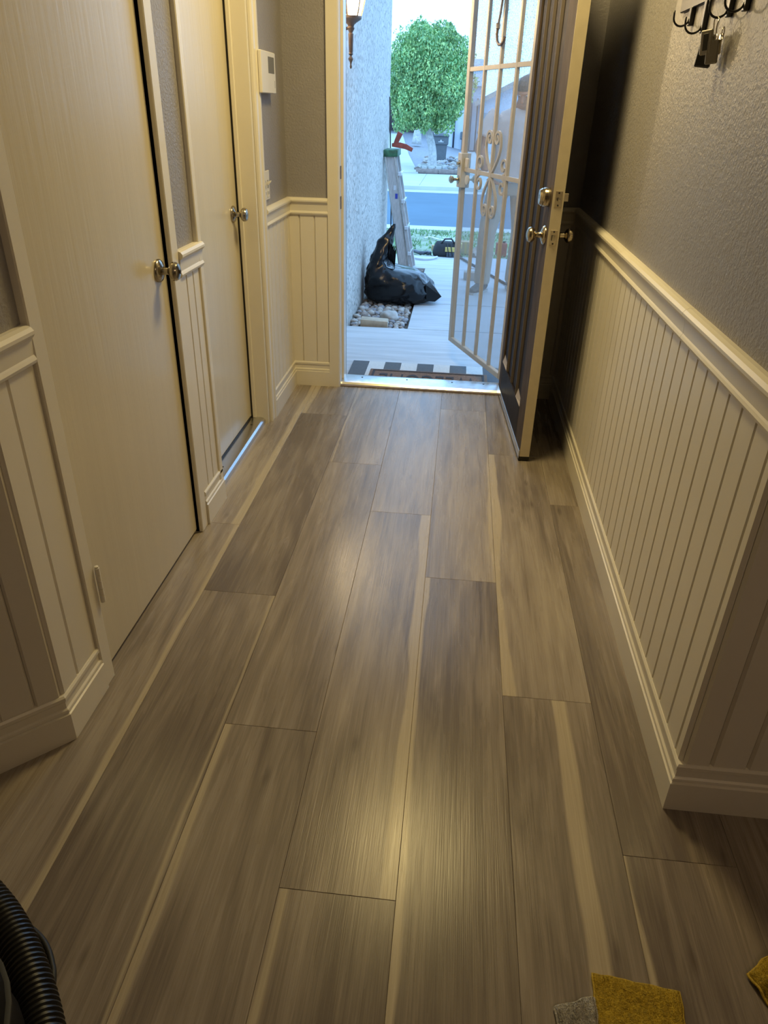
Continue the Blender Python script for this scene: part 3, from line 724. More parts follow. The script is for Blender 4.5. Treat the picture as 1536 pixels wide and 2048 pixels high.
# ---- towels
def cloth(name, label, corners, m, amp, seed, th=0.006, nx=26, ny=20, fold=None, group=None):
    c = [Vector(p) for p in corners]
    top, bot = [], []
    for j in range(ny + 1):
        for i in range(nx + 1):
            u, v = i / nx, j / ny
            p = (c[0] * (1 - u) + c[1] * u) * (1 - v) + (c[3] * (1 - u) + c[2] * u) * v
            n1 = noise.noise(Vector((p.x * 14 + seed, p.y * 14, seed))); n2 = noise.noise(Vector((p.x * 45, p.y * 45 + seed, 1.7)))
            z = amp * max(0, 0.5 + n1) + 0.002 * n2
            if fold: z += fold(u, v)
            ed = min(u, 1 - u, v, 1 - v); z *= min(1, 0.25 + ed * 9)
            j2 = 0.0035 * n2
            top.append(Vector((p.x + j2, p.y - j2, p.z + z + th))); bot.append(Vector((p.x + j2, p.y - j2, max(0.0012, p.z + z * 0.9))))
    W = nx + 1; fs = []
    off = len(top)
    for j in range(ny):
        for i in range(nx):
            a = j * W + i; fs.append((a, a + 1, a + W + 1, a + W)); fs.append((off + a, off + a + W, off + a + W + 1, off + a + 1))
    for i in range(nx):
        a = i; fs.append((a, off + a, off + a + 1, a + 1)); a = ny * W + i; fs.append((a, a + 1, off + a + 1, off + a))
    for j in range(ny):
        a = j * W; fs.append((a, a + W, off + a + W, off + a)); a = j * W + nx; fs.append((a, off + a, off + a + W, a + W))
    root = thing(name, label, 'cloth', tuple((c[0] + c[1] + c[2] + c[3]) / 4), group=group)
    root.location.z = 0
    MB().add(top + bot, fs).build('cloth_sheet', m, root, True)
    # hem along the edges
    hem = []
    for i in range(nx + 1): hem.append(top[i])
    for j in range(1, ny + 1): hem.append(top[j * W + nx])
    for i in range(nx - 1, -1, -1): hem.append(top[ny * W + i])
    for j in range(ny - 1, 0, -1): hem.append(top[j * W])
    MB().tube([h + Vector((0, 0, -0.003)) for h in hem], 0.0032, 6, close=True).build('hem', 'towel_edge' if 'yellow' in m else m, root, True)
    # pile loops
    pl = MB(); rr = random.Random(seed)
    for k in range(5200):
        a = rr.randrange(nx) + rr.randrange(ny) * W; u, v = rr.random(), rr.random()
        p = (top[a] * (1 - u) + top[a + 1] * u) * (1 - v) + (top[a + W] * (1 - u) + top[a + W + 1] * u) * v
        an = rr.uniform(0, 2 * PI); l = rr.uniform(0.0018, 0.0036); d = Vector((math.cos(an), math.sin(an), 0)); w_ = Vector((-d.y, d.x, 0)) * 0.0006
        pl.add([p - w_ - Vector((0, 0, .0006)), p + w_ - Vector((0, 0, .0006)), p + d * l * 0.6 + Vector((0, 0, l * .75))], [(0, 1, 2)])
    tag(pl.build('pile', m, root), kind='stuff')
    return root
fz = 0.001
def fp(x, y): q = onZ(x, y, fz); return (q.x, q.y, fz)
cloth('cleaning_cloth', 'yellow microfibre cloth lying flat beside the white rag', [fp(1184, 1950), fp(1358, 1988), (0.487, 0.60, fz), (0.335, 0.585, fz)], 'towel_yellow', 0.008, 3, group=None)
cloth('cleaning_cloth', 'crumpled yellow cloth at the right edge of the floor', [fp(1492, 1952), (0.80, 0.935, fz), (0.86, 0.80, fz), fp(1550, 2030)], 'towel_yellow', 0.022, 8, fold=lambda u, v: 0.028 * math.exp(-((v - 0.45) / 0.2) ** 2))
cloth('cleaning_rag', 'small white and grey rag tucked beside the yellow cloth', [fp(1110, 2020), fp(1186, 2000), (0.338, 0.64, fz), (0.285, 0.63, fz)], 'towel_white', 0.008, 5, fold=lambda u, v: 0.010 * (0.5 + 0.5 * math.sin(u * 15)), nx=30, ny=14)

# ---- vacuum cleaner with ribbed hose
vc = thing('vacuum_cleaner', 'black vacuum cleaner with ribbed hose at the lower left corner', 'vacuum', (-0.86, 0.40, 0))
MB().lathe([(0, 0.012), (0.17, 0.012), (0.185, 0.03), (0.19, 0.10), (0.18, 0.20), (0.185, 0.215), (0.17, 0.26), (0.12, 0.30), (0.04, 0.315), (0, 0.316)], (-0.755, 0.43, 0), (0, 0, 1), 36).build('canister', 'vac_body', vc, True, angle=30)
MB().lathe([(0.186, 0.203), (0.192, 0.206), (0.192, 0.212), (0.186, 0.214)], (-0.755, 0.43, 0), (0, 0, 1), 36).build('rim', 'rubber', vc, True, angle=30)
MB().tube([(-0.805, 0.43, 0.305), (-0.805, 0.43, 0.35), (-0.705, 0.43, 0.35), (-0.705, 0.43, 0.305)], 0.012, 8).build('handle', 'rubber', vc, True)
for a in range(4):
    an = a * PI / 2 + 0.6; q = (-0.755 + 0.15 * math.cos(an), 0.43 + 0.15 * math.sin(an), 0.014)
    MB().lathe([(0, -0.010), (0.014, -0.010), (0.014, 0.010), (0, 0.010)], q, (math.cos(an), math.sin(an), 0), 14).build('wheel', 'rubber', vc, True, angle=35)
ctrl = [(-60, 1770, .05), (-10, 1815, .045), (30, 1880, .042), (58, 1950, .04), (78, 2020, .04), (92, 2100, .045), (90, 2200, .06)]
cp = [onZ(x, y, z) for x, y, z in ctrl]
cp = [Vector((-0.98, 0.80, 0.05))] + cp + [Vector((-0.53, 0.30, 0.10)), Vector((-0.60, 0.24, 0.14))]
def catmull(P, n):
    out = []
    Q = [P[0] * 2 - P[1]] + P + [P[-1] * 2 - P[-2]]
    for i in range(1, len(Q) - 2):
        for k in range(n):
            t = k / n; a, b, c, d = Q[i - 1], Q[i], Q[i + 1], Q[i + 2]
            out.append(0.5 * ((2 * b) + (c - a) * t + (2 * a - 5 * b + 4 * c - d) * t * t + (3 * b - a - 3 * c + d) * t ** 3))
    out.append(Q[-2]); return out
def resample(P, step):
    out = [P[0].copy()]; acc = 0
    for a, b in zip(P, P[1:]):
        L = (b - a).length; t = step - acc
        while t <= L: out.append(a.lerp(b, t / L)); t += step
        acc = (acc + L) % step
    return out
hp_ = resample(catmull(cp, 24), 0.0027)
rad = [0.0315 + (0.0032 if (i % 4) in (0, 1) else -0.0012) for i in range(len(hp_))]
MB().tube(hp_, rad, 22).build('ribbed_hose', 'hose_black', vc, True, angle=50)
cd_ = catmull([onZ(48, 1845, .008), onZ(85, 1880, .008), onZ(103, 1925, .008), onZ(104, 1985, .008), Vector((-0.555, 0.45, .008)), Vector((-0.52, 0.30, .008)), Vector((-0.58, 0.20, .012)), Vector((-0.68, 0.22, .04))], 10)
MB().tube(cd_, 0.006, 8).build('power_cord', 'rubber', vc, True)

# ================================================================== OUTSIDE
GP = -0.12
def gz(x, y):
    if y < 7: z = GP
    elif y < 14: z = GP - 0.26 * (y - 7) / 7
    else: z = -0.38
    if y > 26 and x < -1.2: z += 0.037 * (y - 26) * min(1.0, (-x - 1.2) / 1.0)
    return z
def ground(x, y):
    z = GP
    for i in range(60):
        p = onZ(x, y, z); z = 0.5 * z + 0.5 * gz(p.x, p.y)
    return p
def slab(name, x0, x1, y0, y1, m, label, cat='ground', dz=0.0, th=0.15, ny=1, nx=1, bev=0.0):
    top = [[Vector((x0 + (x1 - x0) * i / nx, y0 + (y1 - y0) * j / ny, 0)) for i in range(nx + 1)] for j in range(ny + 1)]
    for r in top:
        for p in r: p.z = gz(p.x, p.y) + dz
    mb = MB(); W = nx + 1
    vs_ = [p for r in top for p in r]; lo_ = [Vector((p.x, p.y, p.z - th)) for p in vs_]; n = len(vs_); fs = []
    for j in range(ny):
        for i in range(nx):
            a = j * W + i; fs.append((a, a + 1, a + W + 1, a + W)); fs.append((n + a, n + a + W, n + a + W + 1, n + a + 1))
    for i in range(nx): fs.append((i, n + i, n + i + 1, i + 1)); a = ny * W + i; fs.append((a, a + 1, n + a + 1, n + a))
    for j in range(ny): a = j * W; fs.append((a, a + W, n + a + W, n + a)); a = j * W + nx; fs.append((a, n + a, n + a + W, a + W))
    o = mb.add(vs_ + lo_, fs).build(name, m); struct(o, label, cat); return o
XS = -0.834                                # porch side wall
slab('porch_slab', XS, 2.2, YX - 0.02, 5.655, 'concrete', 'concrete porch slab just outside the front door')
slab('walkway_slab', -0.352, 2.2, 5.663, 6.535, 'concrete', 'concrete walkway slab beside the pebbles')
slab('walkway_slab', -0.352, 2.2, 6.545, 8.44, 'concrete', 'long concrete walkway slab where the person stands', ny=4)
slab('walkway_slab', -1.6, 2.2, 8.45, 9.50, 'concrete', 'concrete walkway slab at the edge of the lawn', ny=2)
gb = slab('gravel_bed', XS, -0.352, 5.655, 8.44, 'soil', 'strip of river pebbles between the stucco wall and the walkway', dz=-0.035, th=0.1, ny=4)
slab('ground_soil', -14, 14, 3.9, 9.6, 'soil', 'bare soil under the front yard', dz=-0.16, th=0.1, ny=6)
lawn = slab('lawn', -14, 14, 9.505, 12.55, 'lawn_soil', 'patchy green lawn strip in front of the street', dz=-0.01, ny=6)
slab('sidewalk', -14, 14, 12.555, 13.15, 'concrete_far', 'pale concrete kerb strip on the near side of the street', dz=0.0, ny=2)
rd = slab('road', -40, 40, 13.155, 20.1, 'asphalt', 'blue grey asphalt street', dz=-0.10, th=0.1)
MB().box(-40, 40, 17.25, 17.33, -0.4798, -0.4785).build('road_seam', 'bag_black', rd)
slab('gutter', -40, 40, 20.105, 20.7, 'concrete_far', 'pale gutter along the far side of the street', dz=-0.09)
slab('kerb', -40, 40, 20.705, 20.95, 'concrete_far', 'kerb along the far side of the street', dz=0.0)
slab('pavement', -40, -1.15, 20.955, 24.9, 'concrete_far', 'far pavement across the street, left stretch', dz=0.0)
slab('pavement', -1.14, 40, 20.955, 24.9, 'concrete_far', 'far pavement across the street in front of the driveway', dz=0.0)
slab('yard_ground', -40, 40, 24.905, 80, 'stone_grey', 'stony yard ground across the street', dz=-0.03, ny=24, nx=40)
dv = MB(); 
pts = [(-2.05, 24.91), (-1.42, 24.91), (-2.15, 31), (-3.3, 42), (-5.2, 42), (-3.3, 31)]
vs_ = [Vector((x, y, gz(x, y) + 0.03)) for x, y in pts]
dv.add(vs_ + [v - Vector((0, 0, .1)) for v in vs_], [(0, 1, 2, 5), (5, 2, 3, 4), (0, 6, 7, 1), (1, 7, 8, 2), (2, 8, 9, 3), (0, 5, 11, 6), (5, 4, 10, 11), (3, 9, 10, 4), (6, 11, 8, 7), (11, 10, 9, 8)])
struct(dv.build('driveway_path', 'concrete_far'), 'pale path sloping up beside the stony bed across the street', 'path')
slab('driveway', 0.0, 9, 24.91, 38.9, 'concrete_far', 'pale driveway of the house across the street', dz=0.02)
# porch side wall and eaves
ws = MB().box(XS - 0.18, XS, YX, 8.78, -0.3, 2.8).build('wall_porch', 'stucco'); struct(ws, 'rough pale stucco wall beside the porch', 'wall')
struct(MB().box(XS - 3.2, XS - 0.18, 8.60, 8.78, -0.3, 2.8).build('wall_garage', 'stucco'), 'stucco end wall round the corner of the porch wall', 'wall')
wo = MB().box(OPR + 0.022, 3.2, YX, YX + 0.03, -0.2, 2.8); wo.box(XS, OPL - 0.022, YX, YX + 0.03, -0.2, 2.8); wo.box(OPL - 0.022, OPR + 0.022, YX, YX + 0.03, 2.07, 2.8)
struct(wo.build('wall_outside', 'stucco'), 'pale stucco around the outside of the front door', 'wall')
struct(MB().box(-4, 3.4, -3, 4.75, 2.80, 2.95).build('roof', 'stucco_house'), 'roof eave above the front door', 'roof')

# ---- wall lantern
LYL, LXL = 4.83, -0.690
lt = thing('wall_lantern', 'lit bronze wall lantern with tapering tail on the stucco wall', 'lamp', (LXL, LYL, 1.75))
MB().lathe([(0, 0), (0.005, 0.002), (0.007, 0.012), (0.0045, 0.020), (0.006, 0.032), (0.013, 0.044), (0.014, 0.050), (0.009, 0.058), (0.006, 0.064), (0.012, 0.070), (0.013, 0.074), (0.010, 0.078),
            (0.0115, 0.082), (0.015, 0.165), (0.015, 0.169), (0.010, 0.173), (0.010, 0.176), (0.018, 0.188), (0.021, 0.196), (0.016, 0.203), (0.020, 0.212), (0.032, 0.222), (0.052, 0.234), (0.060, 0.240), (0.061, 0.252), (0.056, 0.253)],
           (LXL, LYL, 1.590), (0, 0, 1), 20).build('tail_stem', 'bronze', lt, True, angle=45)
gl = [(0.054, 1.842), (0.063, 1.87), (0.083, 1.95), (0.097, 2.03)]
for j in range(6):
    a0_, a1_ = 2 * PI * j / 6 + 0.3, 2 * PI * (j + 1) / 6 + 0.3
    MB().add([(LXL + r * math.cos(q_), LYL + r * math.sin(q_), z) for r, z in gl for q_ in (a0_, a1_)], [(2 * k, 2 * k + 1, 2 * k + 3, 2 * k + 2) for k in range(3)]).build('glass_pane', 'lantern_glass', lt)
for j in range(6):
    a = 2 * PI * j / 6 + 0.3
    MB().tube([(LXL + r * 1.02 * math.cos(a), LYL + r * 1.02 * math.sin(a), z) for r, z in gl], 0.0045, sq=True).build('cage_bar', 'bronze', lt)
MB().lathe([(0.095, 2.030), (0.112, 2.034), (0.108, 2.042), (0.070, 2.062), (0.045, 2.095), (0.020, 2.115), (0.010, 2.125), (0.012, 2.137), (0.0, 2.150)], (LXL, LYL, 0), (0, 0, 1), 12).build('cap', 'bronze', lt, True, angle=30)
MB().tube([(LXL, LYL, 1.788), (LXL - 0.035, LYL, 1.782), (LXL - 0.07, LYL, 1.79), (LXL - 0.11, LYL, 1.81), (XS + 0.012, LYL, 1.82)], 0.008, 8).build('arm', 'bronze', lt, True)
MB().lathe([(0, 0), (0.055, 0), (0.052, 0.010), (0.03, 0.016), (0, 0.018)], (XS, LYL, 1.82), (1, 0, 0), 20).build('back_plate', 'bronze', lt, True, angle=35)
MB().lathe([(0.0, 0.0), (0.010, 0.002), (0.011, 0.03), (0.019, 0.055), (0.022, 0.078), (0.018, 0.10), (0.006, 0.112), (0, 0.113)], (LXL, LYL, 1.852), (0, 0, 1), 16).build('bulb', 'bulb_glow', lt, True)

# ---- door mats
t = thing('doormat', 'flat striped doormat, charcoal and white, outside the threshold', 'doormat', (-0.22, 4.45, GP))
mx0, mx1, my0, my1 = -0.655, 0.44, 4.16, 4.760
n = 10; sw = (mx1 - mx0) / n
MB().box(mx0, mx1, my0, my1, GP + 0.0005, GP + 0.006, 0.0015).build('mat_base', 'mat_grey', t)
for i in range(n):
    MB().box(mx0 + i * sw + 0.0005, mx0 + (i + 1) * sw - 0.0005, my0 + 0.004, my1 - 0.004, GP + 0.006, GP + 0.0085).build('stripe', 'mat_grey' if i % 2 == 0 else 'mat_white', t)
t = thing('welcome_mat', 'brown coir welcome mat with dark border on the striped doormat', 'doormat', (-0.14, 4.35, GP))
wx0, wx1, wy0, wy1, wz = -0.515, 0.245, 4.13, 4.558, GP + 0.0087
MB().box(wx0, wx1, wy0, wy1, wz, wz + 0.014, 0.003).build('coir_sheet', 'coir_brown', t)
for a in ((wx0 + .02, wx1 - .02, wy0 + .02, wy0 + .034), (wx0 + .02, wx1 - .02, wy1 - .034, wy1 - .02), (wx0 + .02, wx0 + .034, wy0 + .035, wy1 - .035), (wx1 - .034, wx1 - .02, wy0 + .035, wy1 - .035)):
    MB().box(a[0], a[1], a[2], a[3], wz + 0.0135, wz + 0.0165, 0.001).build('border', 'coir_dark', t)
cu_ = bpy.data.curves.new('word', 'FONT'); cu_.body = 'WELCOME'; cu_.size = 0.20; cu_.extrude = 0.0015; cu_.align_x = 'CENTER'; cu_.align_y = 'CENTER'; cu_.offset = 0.0
to = bpy.data.objects.new('word', cu_); link(to)
bpy.context.view_layer.update()
me = bpy.data.meshes.new_from_object(to.evaluated_get(bpy.context.evaluated_depsgraph_get()))
bpy.data.objects.remove(to)
me.materials.clear(); me.materials.append(MATS['coir_dark'])
xs = [v.co.x for v in me.vertices]; ys = [v.co.y for v in me.vertices]
sxx = 0.62 / (max(xs) - min(xs)); syy = 0.25 / (max(ys) - min(ys)); mxx = (max(xs) + min(xs)) / 2; myy = (max(ys) + min(ys)) / 2
for v in me.vertices: v.co = Vector(((v.co.x - mxx) * -sxx, (v.co.y - myy) * -syy, v.co.z))
wo_ = bpy.data.objects.new('lettering', me); link(wo_, t); wo_.location = ((wx0 + wx1) / 2 - t.location.x, (wy0 + wy1) / 2 - t.location.y, wz + 0.0152 - t.location.z)
tag(wo_, 'dark raised WELCOME lettering, upside down from indoors')

# ---- pebbles
def pebble_mesh(seed, m):
    bm = bmesh.new(); bmesh.ops.create_icosphere(bm, subdivisions=1, radius=1.0)
    rr = random.Random(seed)
    for v in bm.verts: v.co *= 1 + 0.22 * noise.noise(v.co * 1.3 + Vector((seed, 0, 0)))
    me = bpy.data.meshes.new('pebble'); bm.to_mesh(me); bm.free()
    for p in me.polygons: p.use_smooth = True
    me.materials.append(MATS[m]); return me
PM = [pebble_mesh(i, m) for i, m in enumerate(('stone_pale', 'stone_pale', 'stone_tan', 'stone_tan', 'stone_brown', 'stone_grey', 'stone_pale', 'stone_grey'))]
rr = random.Random(5); placed = []; cnt = 0; tries = 0
while cnt < 290 and tries < 40000:
    tries += 1
    s = rr.choice((0.018, 0.022, 0.026, 0.030, 0.034)); x = rr.uniform(XS + 0.03, -0.385); y = rr.uniform(5.69, 6.95)
    if abs(x + 0.63) < 0.13 and y < 5.80: continue
    if any((x - a) ** 2 + (y - b) ** 2 < (0.72 * (s + c)) ** 2 for a, b, c in placed): continue
    placed.append((x, y, s)); cnt += 1
    o = bpy.data.objects.new('pebble', rr.choice(PM)); link(o, gb); o.location = (x, y, GP - 0.035 + s * 0.55 + rr.uniform(0, 0.008))
    o.rotation_euler = (rr.uniform(-.3, .3), rr.uniform(-.3, .3), rr.uniform(0, 6)); o.scale = (s * rr.uniform(1, 1.35), s * rr.uniform(.85, 1.1), s * rr.uniform(.6, .85))
st = MB()
for k in range(420):
    s = rr.uniform(0.018, 0.03); c = Vector((rr.uniform(XS + .03, -.385), rr.uniform(6.95, 8.4), GP - 0.05 + s * .5)); c.z = gz(c.x, c.y) - .035 + s * .5
    me_ = PM[k % 8]; b0 = len(st.v)
    st.v += [c + Vector((v.co.x * s * 1.2, v.co.y * s, v.co.z * s * .7)) for v in me_.vertices]; st.f += [tuple(b0 + i for i in p.vertices) for p in me_.polygons]
tag(st.build('far_pebbles', 'stone_tan', gb, True), kind='stuff')
bk = MB().box(-0.11, 0.11, -0.045, 0.045, 0, 0.075, 0.008); bk.xf(Matrix.Translation((-0.628, 5.745, GP - 0.03)) @ Euler((0.06, 0.05, 0.04)).to_matrix().to_4x4())
bo = bk.build('paver_block', 'paver', smooth=True, angle=30); tag(bo, 'pale tan concrete block lying in the pebbles', 'block')
bm = bmesh.new(); bmesh.ops.create_icosphere(bm, subdivisions=3, radius=1)
for v in bm.verts: v.co = Vector((v.co.x * .085, v.co.y * .06, v.co.z * .05)) * (1 + .25 * noise.noise(v.co * 1.4))
me = bpy.data.meshes.new('rock'); bm.to_mesh(me); bm.free(); me.materials.append(MATS['stone_pale'])
for p in me.polygons: p.use_smooth = True
ro = bpy.data.objects.new('rock', me); link(ro); ro.location = (-0.52, 5.98, GP + 0.008); ro.rotation_euler = (0, .2, .5); tag(ro, 'largest pale rock among the pebbles', 'rock')

# ---- black rubbish bag leaning on the stucco wall
def bag():
    lev = [(-0.118, -0.735, -0.30, 0.20), (-0.105, -0.80, -0.215, 0.26), (-0.06, -0.815, -0.155, 0.29), (-0.02, -0.815, -0.165, 0.30), (0.04, -0.812, -0.215, 0.29), (0.09, -0.808, -0.265, 0.265), (0.13, -0.800, -0.325, 0.235),
           (0.155, -0.795, -0.46, 0.20), (0.175, -0.790, -0.575, 0.17), (0.21, -0.780, -0.595, 0.15), (0.26, -0.765, -0.590, 0.135), (0.31, -0.745, -0.585, 0.115), (0.36, -0.725, -0.575, 0.095), (0.40, -0.700, -0.570, 0.07),
           (0.43, -0.665, -0.565, 0.05), (0.455, -0.635, -0.562, 0.035), (0.49, -0.600, -0.556, 0.022), (0.515, -0.575, -0.556, 0.010)]
    n = 72; rings = []
    # interpolate levels
    L2 = []
    for a, b in zip(lev, lev[1:]):
        for k in range(4): L2.append(tuple(a[i] + (b[i] - a[i]) * k / 4 for i in range(4)))
    L2.append(lev[-1])
    for z, xl, xr, ry in L2:
        r = []
        for j in range(n):
            a = 2 * PI * j / n
            ca, sa = math.cos(a), math.sin(a)
            e = 0.85
            x = (xl + xr) / 2 + (xr - xl) / 2 * math.copysign(abs(ca) ** e, ca); y = 6.66 + ry * math.copysign(abs(sa) ** e, sa)
            p = Vector((x, y, z)); d = Vector((ca, sa * 0.8, 0))
            f1 = 1 - abs(noise.noise(p * 6.0)) * 3.0; f2 = 1 - abs(noise.noise(p * 15.0 + Vector((3, 1, 0)))) * 3.0
            amp = 0.034 * min(1, (z + 0.12) * 10 + 0.15) * min(1, (xr - xl) * 4)
            dn = noise.noise_vector(p * 5.0)
            p += d * (amp * (f1 * 0.7 + f2 * 0.35 - 0.6)) + Vector((0, 0, 0.018 * dn.z if z > -0.1 else 0))
            p.x = max(p.x, XS + 0.004); p.z = max(p.z, GP + 0.002)
            r.append(p)
        rings.append(r)
    root = thing('rubbish_bag', 'shiny black plastic rubbish bag slumped against the stucco wall', 'bag', (-0.5, 6.66, GP))
    MB().rings(rings).build('bag_body', 'bag_plastic', root, True)
    # loose corner on the right and torn hem
    MB().add([(-0.26, 6.46, 0.06), (-0.23, 6.56, 0.075), (-0.115, 6.50, -0.045), (-0.17, 6.47, -0.085), (-0.245, 6.44, -0.075), (-0.25, 6.58, -0.05)],
             [(0, 1, 2), (0, 2, 3, 4), (1, 5, 2), (5, 3, 2), (5, 4, 3), (0, 4, 5, 1)]).build('loose_corner', 'bag_plastic', root)
    nk = []
    for k in range(5):
        x = -0.60 + 0.012 * k; nk.append(MB())
        MB().add([(x, 6.58, 0.40 - .03 * k), (x + .02, 6.55, 0.36), (x + .008, 6.56, 0.22 - .02 * k), (x - .012, 6.57, 0.26)], [(0, 1, 2, 3), (3, 2, 1, 0)]).build('pleat', 'bag_plastic', root)
bag()

# ---- step ladder leaning by the wall
def ladder():
    yb, yt = 8.42, 8.42
    BL, BR = onY(800, 537, yb), onY(832, 537, yb); TL, TR = onY(771, 306, yt), onY(794, 304, yt)
    g = gz(-0.6, yb)
    root = thing('step_ladder', 'weathered folded step ladder with green cap leaning on the stucco wall', 'ladder', (-0.56, yb, g))
    bL, bR = Vector((BL.x - 0.02, yb, g)), Vector((BR.x, yb, g)); tL, tR = Vector((-0.826, yt, TL.z)), Vector((TR.x, yt, TL.z))
    def rail_(b, t, w, d, m, nm, dy=0):
        ax = (t - b).normalized(); s = Vector((ax.z, 0, -ax.x))
        vs_ = []
        for p in (b, t):
            for q in ((-1, -1), (1, -1), (1, 1), (-1, 1)): vs_.append(p + s * (w / 2 * q[0]) + Vector((0, d / 2 * q[1] + dy, 0)))
        o = MB().add(vs_, [(0, 1, 2, 3), (4, 7, 6, 5), (0, 4, 5, 1), (1, 5, 6, 2), (2, 6, 7, 3), (3, 7, 4, 0)]).build(nm, m, root); return o
    wide = 0.115
    c0, c1 = (bL + bR) / 2 + Vector((-0.02, 0, 0)), (tL + tR) / 2 + Vector((-0.003, 0, 0))
    f = rail_(c0, c1, wide, 0.03, 'fibreglass', 'side_rail', -0.16)
    rail_(c0, c1, wide, 0.03, 'fibreglass', 'side_rail', 0.18)
    off = Vector((0.085, 0, 0))
    for dy in (-0.15, 0.17): rail_(c0 + off, c1 + off * 0.6, 0.032, 0.03, 'fibreglass', 'rear_rail', dy)
    for o2 in (-0.050, 0.050):
        rail_(c0 + Vector((o2, 0, 0)), c1 + Vector((o2, 0, 0)), 0.010, 0.042, 'aluminium', 'rail_flange', -0.16)
    for k in range(4):
        t_ = (k + 0.7) / 4.4; p = c0.lerp(c1, t_) + Vector((0.05, 0, 0))
        MB().box(p.x - 0.03, p.x + 0.045, yb - 0.16, yb + 0.18, p.z - 0.015, p.z + 0.012, 0.003).build('step', 'aluminium', root)
        MB().box(p.x + 0.010, p.x + 0.050, yb - 0.185, yb - 0.165, p.z - 0.018, p.z + 0.018, 0.003).build('bracket', 'label_white', root)
    cp_ = MB().box(-0.075, 0.085, -0.20, 0.22, -0.03, 0.035, 0.008); cp_.xf(Matrix.Translation(c1 + Vector((0.0, 0, 0.005))) @ Euler((0, -0.03, 0)).to_matrix().to_4x4()); cp_.build('top_cap', 'ladder_green', root, True, angle=30)
    pm = c0.lerp(c1, 0.66)
    MB().box(pm.x + 0.004, pm.x + 0.030, yb - 0.1775, yb - 0.1755, pm.z - 0.03, pm.z + 0.02).build('sticker', 'label_blue', root)
    pm = c0.lerp(c1, 0.72)
    MB().box(pm.x - 0.004, pm.x + 0.020, yb - 0.1775, yb - 0.1755, pm.z - 0.015, pm.z + 0.03).build('sticker', 'label_white', root)
    # red brown bent tool on the cap
    tz_ = c1.z + 0.040
    a = Vector((c1.x + 0.04, yb - 0.05, tz_ + 0.030))
    tr = thing('bent_tool', 'reddish brown bent tool lying on the green ladder cap', 'tool', tuple(a))
    MB().tube([a + Vector((0.00, 0, 0.0)), a + Vector((0.02, 0, 0.05)), a + Vector((0.055, 0, 0.125))], [0.020, 0.022, 0.026], sq=True).build('tool_arm', 'red_brown', tr)
    MB().tube([a + Vector((-0.03, 0, 0.010)), a + Vector((0.05, 0, 0.010)), a + Vector((0.115, 0, -0.002)), a + Vector((0.185, 0, -0.032))], [0.016, 0.026, 0.024, 0.018], sq=True).build('tool_handle', 'red_brown', tr)
ladder()
cb = MB().tube([(-0.826, 8.70, 1.5), (-0.815, 8.80, 0.95), (-0.80, 8.85, 0.80), (-0.795, 8.86, 0.30), (-0.79, 8.86, gz(0, 8.86) + .01)], 0.007, 8).build('hanging_cable', 'rubber', smooth=True)
tag(cb, 'thin black cable hanging at the end of the stucco wall', 'cable')

# ---- lawn and grass
def grass():
    rr = random.Random(2); mb = MB()
    for k in range(6500):
        y = rr.uniform(9.52, 12.5); x = rr.uniform(-2.6, 3.2)
        if noise.noise(Vector((x * 1.3, y * 1.3, 0))) < -0.12 and rr.random() < 0.7: continue
        h = rr.uniform(0.02, 0.06); z = gz(x, y) - 0.01; a = rr.uniform(0, PI); w_ = 0.012
        dx, dy = math.cos(a) * w_, math.sin(a) * w_
        mb.add([(x - dx, y - dy, z), (x + dx, y + dy, z), (x + rr.uniform(-.03, .03), y + rr.uniform(-.03, .03), z + h)], [(0, 1, 2)])
    o = mb.build('grass_blades', 'grass', lawn); tag(o, kind='stuff')
grass()
# ---- tool bag, hoses, boxes at the lawn edge
q = ground(893, 512); 
t = thing('tool_bag', 'black and yellow tool bag at the edge of the lawn', 'bag', (q.x, q.y, q.z))
bx_ = q.x; by_ = q.y; bz_ = q.z
MB().rings([[(bx_ + s * math.cos(a) * r1, by_ + math.sin(a) * r2, bz_ + z) for a in [2 * PI * j / 20 for j in range(20)] for s in (1,)] for r1, r2, z in ((0.17, 0.11, 0.002), (0.18, 0.12, 0.05), (0.17, 0.11, 0.10), (0.15, 0.08, 0.15), (0.13, 0.03, 0.175))]).build('bag_body', 'bag_black', t, True)
MB().box(bx_ - 0.02, bx_ + 0.13, by_ - 0.128, by_ - 0.112, bz_ + 0.07, bz_ + 0.125, 0.005).build('front_pocket', 'bag_yellow', t)
MB().box(bx_ + 0.10, bx_ + 0.185, by_ - 0.10, by_ + 0.02, bz_ + 0.11, bz_ + 0.165, 0.006).build('side_pocket', 'bag_yellow', t)
MB().box(bx_ + 0.00, bx_ + 0.10, by_ - 0.13, by_ - 0.118, bz_ + 0.01, bz_ + 0.065, 0.004).build('lower_pocket', 'hose_grey', t)
MB().tube([(bx_ - 0.08, by_ - .05, bz_ + 0.15), (bx_ - 0.03, by_ - .06, bz_ + 0.21), (bx_ + 0.05, by_ - .06, bz_ + 0.215), (bx_ + 0.10, by_ - .05, bz_ + 0.15)], 0.010, 8).build('handle', 'bag_black', t, True)
for sx in (0.03, 0.075): MB().tube([(bx_ + sx, by_ - 0.133, bz_ + 0.02), (bx_ + sx - 0.02, by_ - .132, bz_ + 0.12), (bx_ + sx - .03, by_ - .07, bz_ + .165)], 0.006, 6).build('strap', 'bag_black', t, True)
def hose(name, label, pix, r, m, lift=0.0, cat='hose'):
    P = [ground(x, y) + Vector((0, 0, r + 0.004 + lift)) for x, y in pix]
    o = MB().tube(catmull(P, 8), r, 8).build(name, m, smooth=True); tag(o, label, cat); return o
hose('garden_hose', 'dark hose lying along the slab edge left of the tool bag', [(828, 506), (842, 510), (856, 509), (855, 511), (860, 510)], 0.022, 'hose_grey')
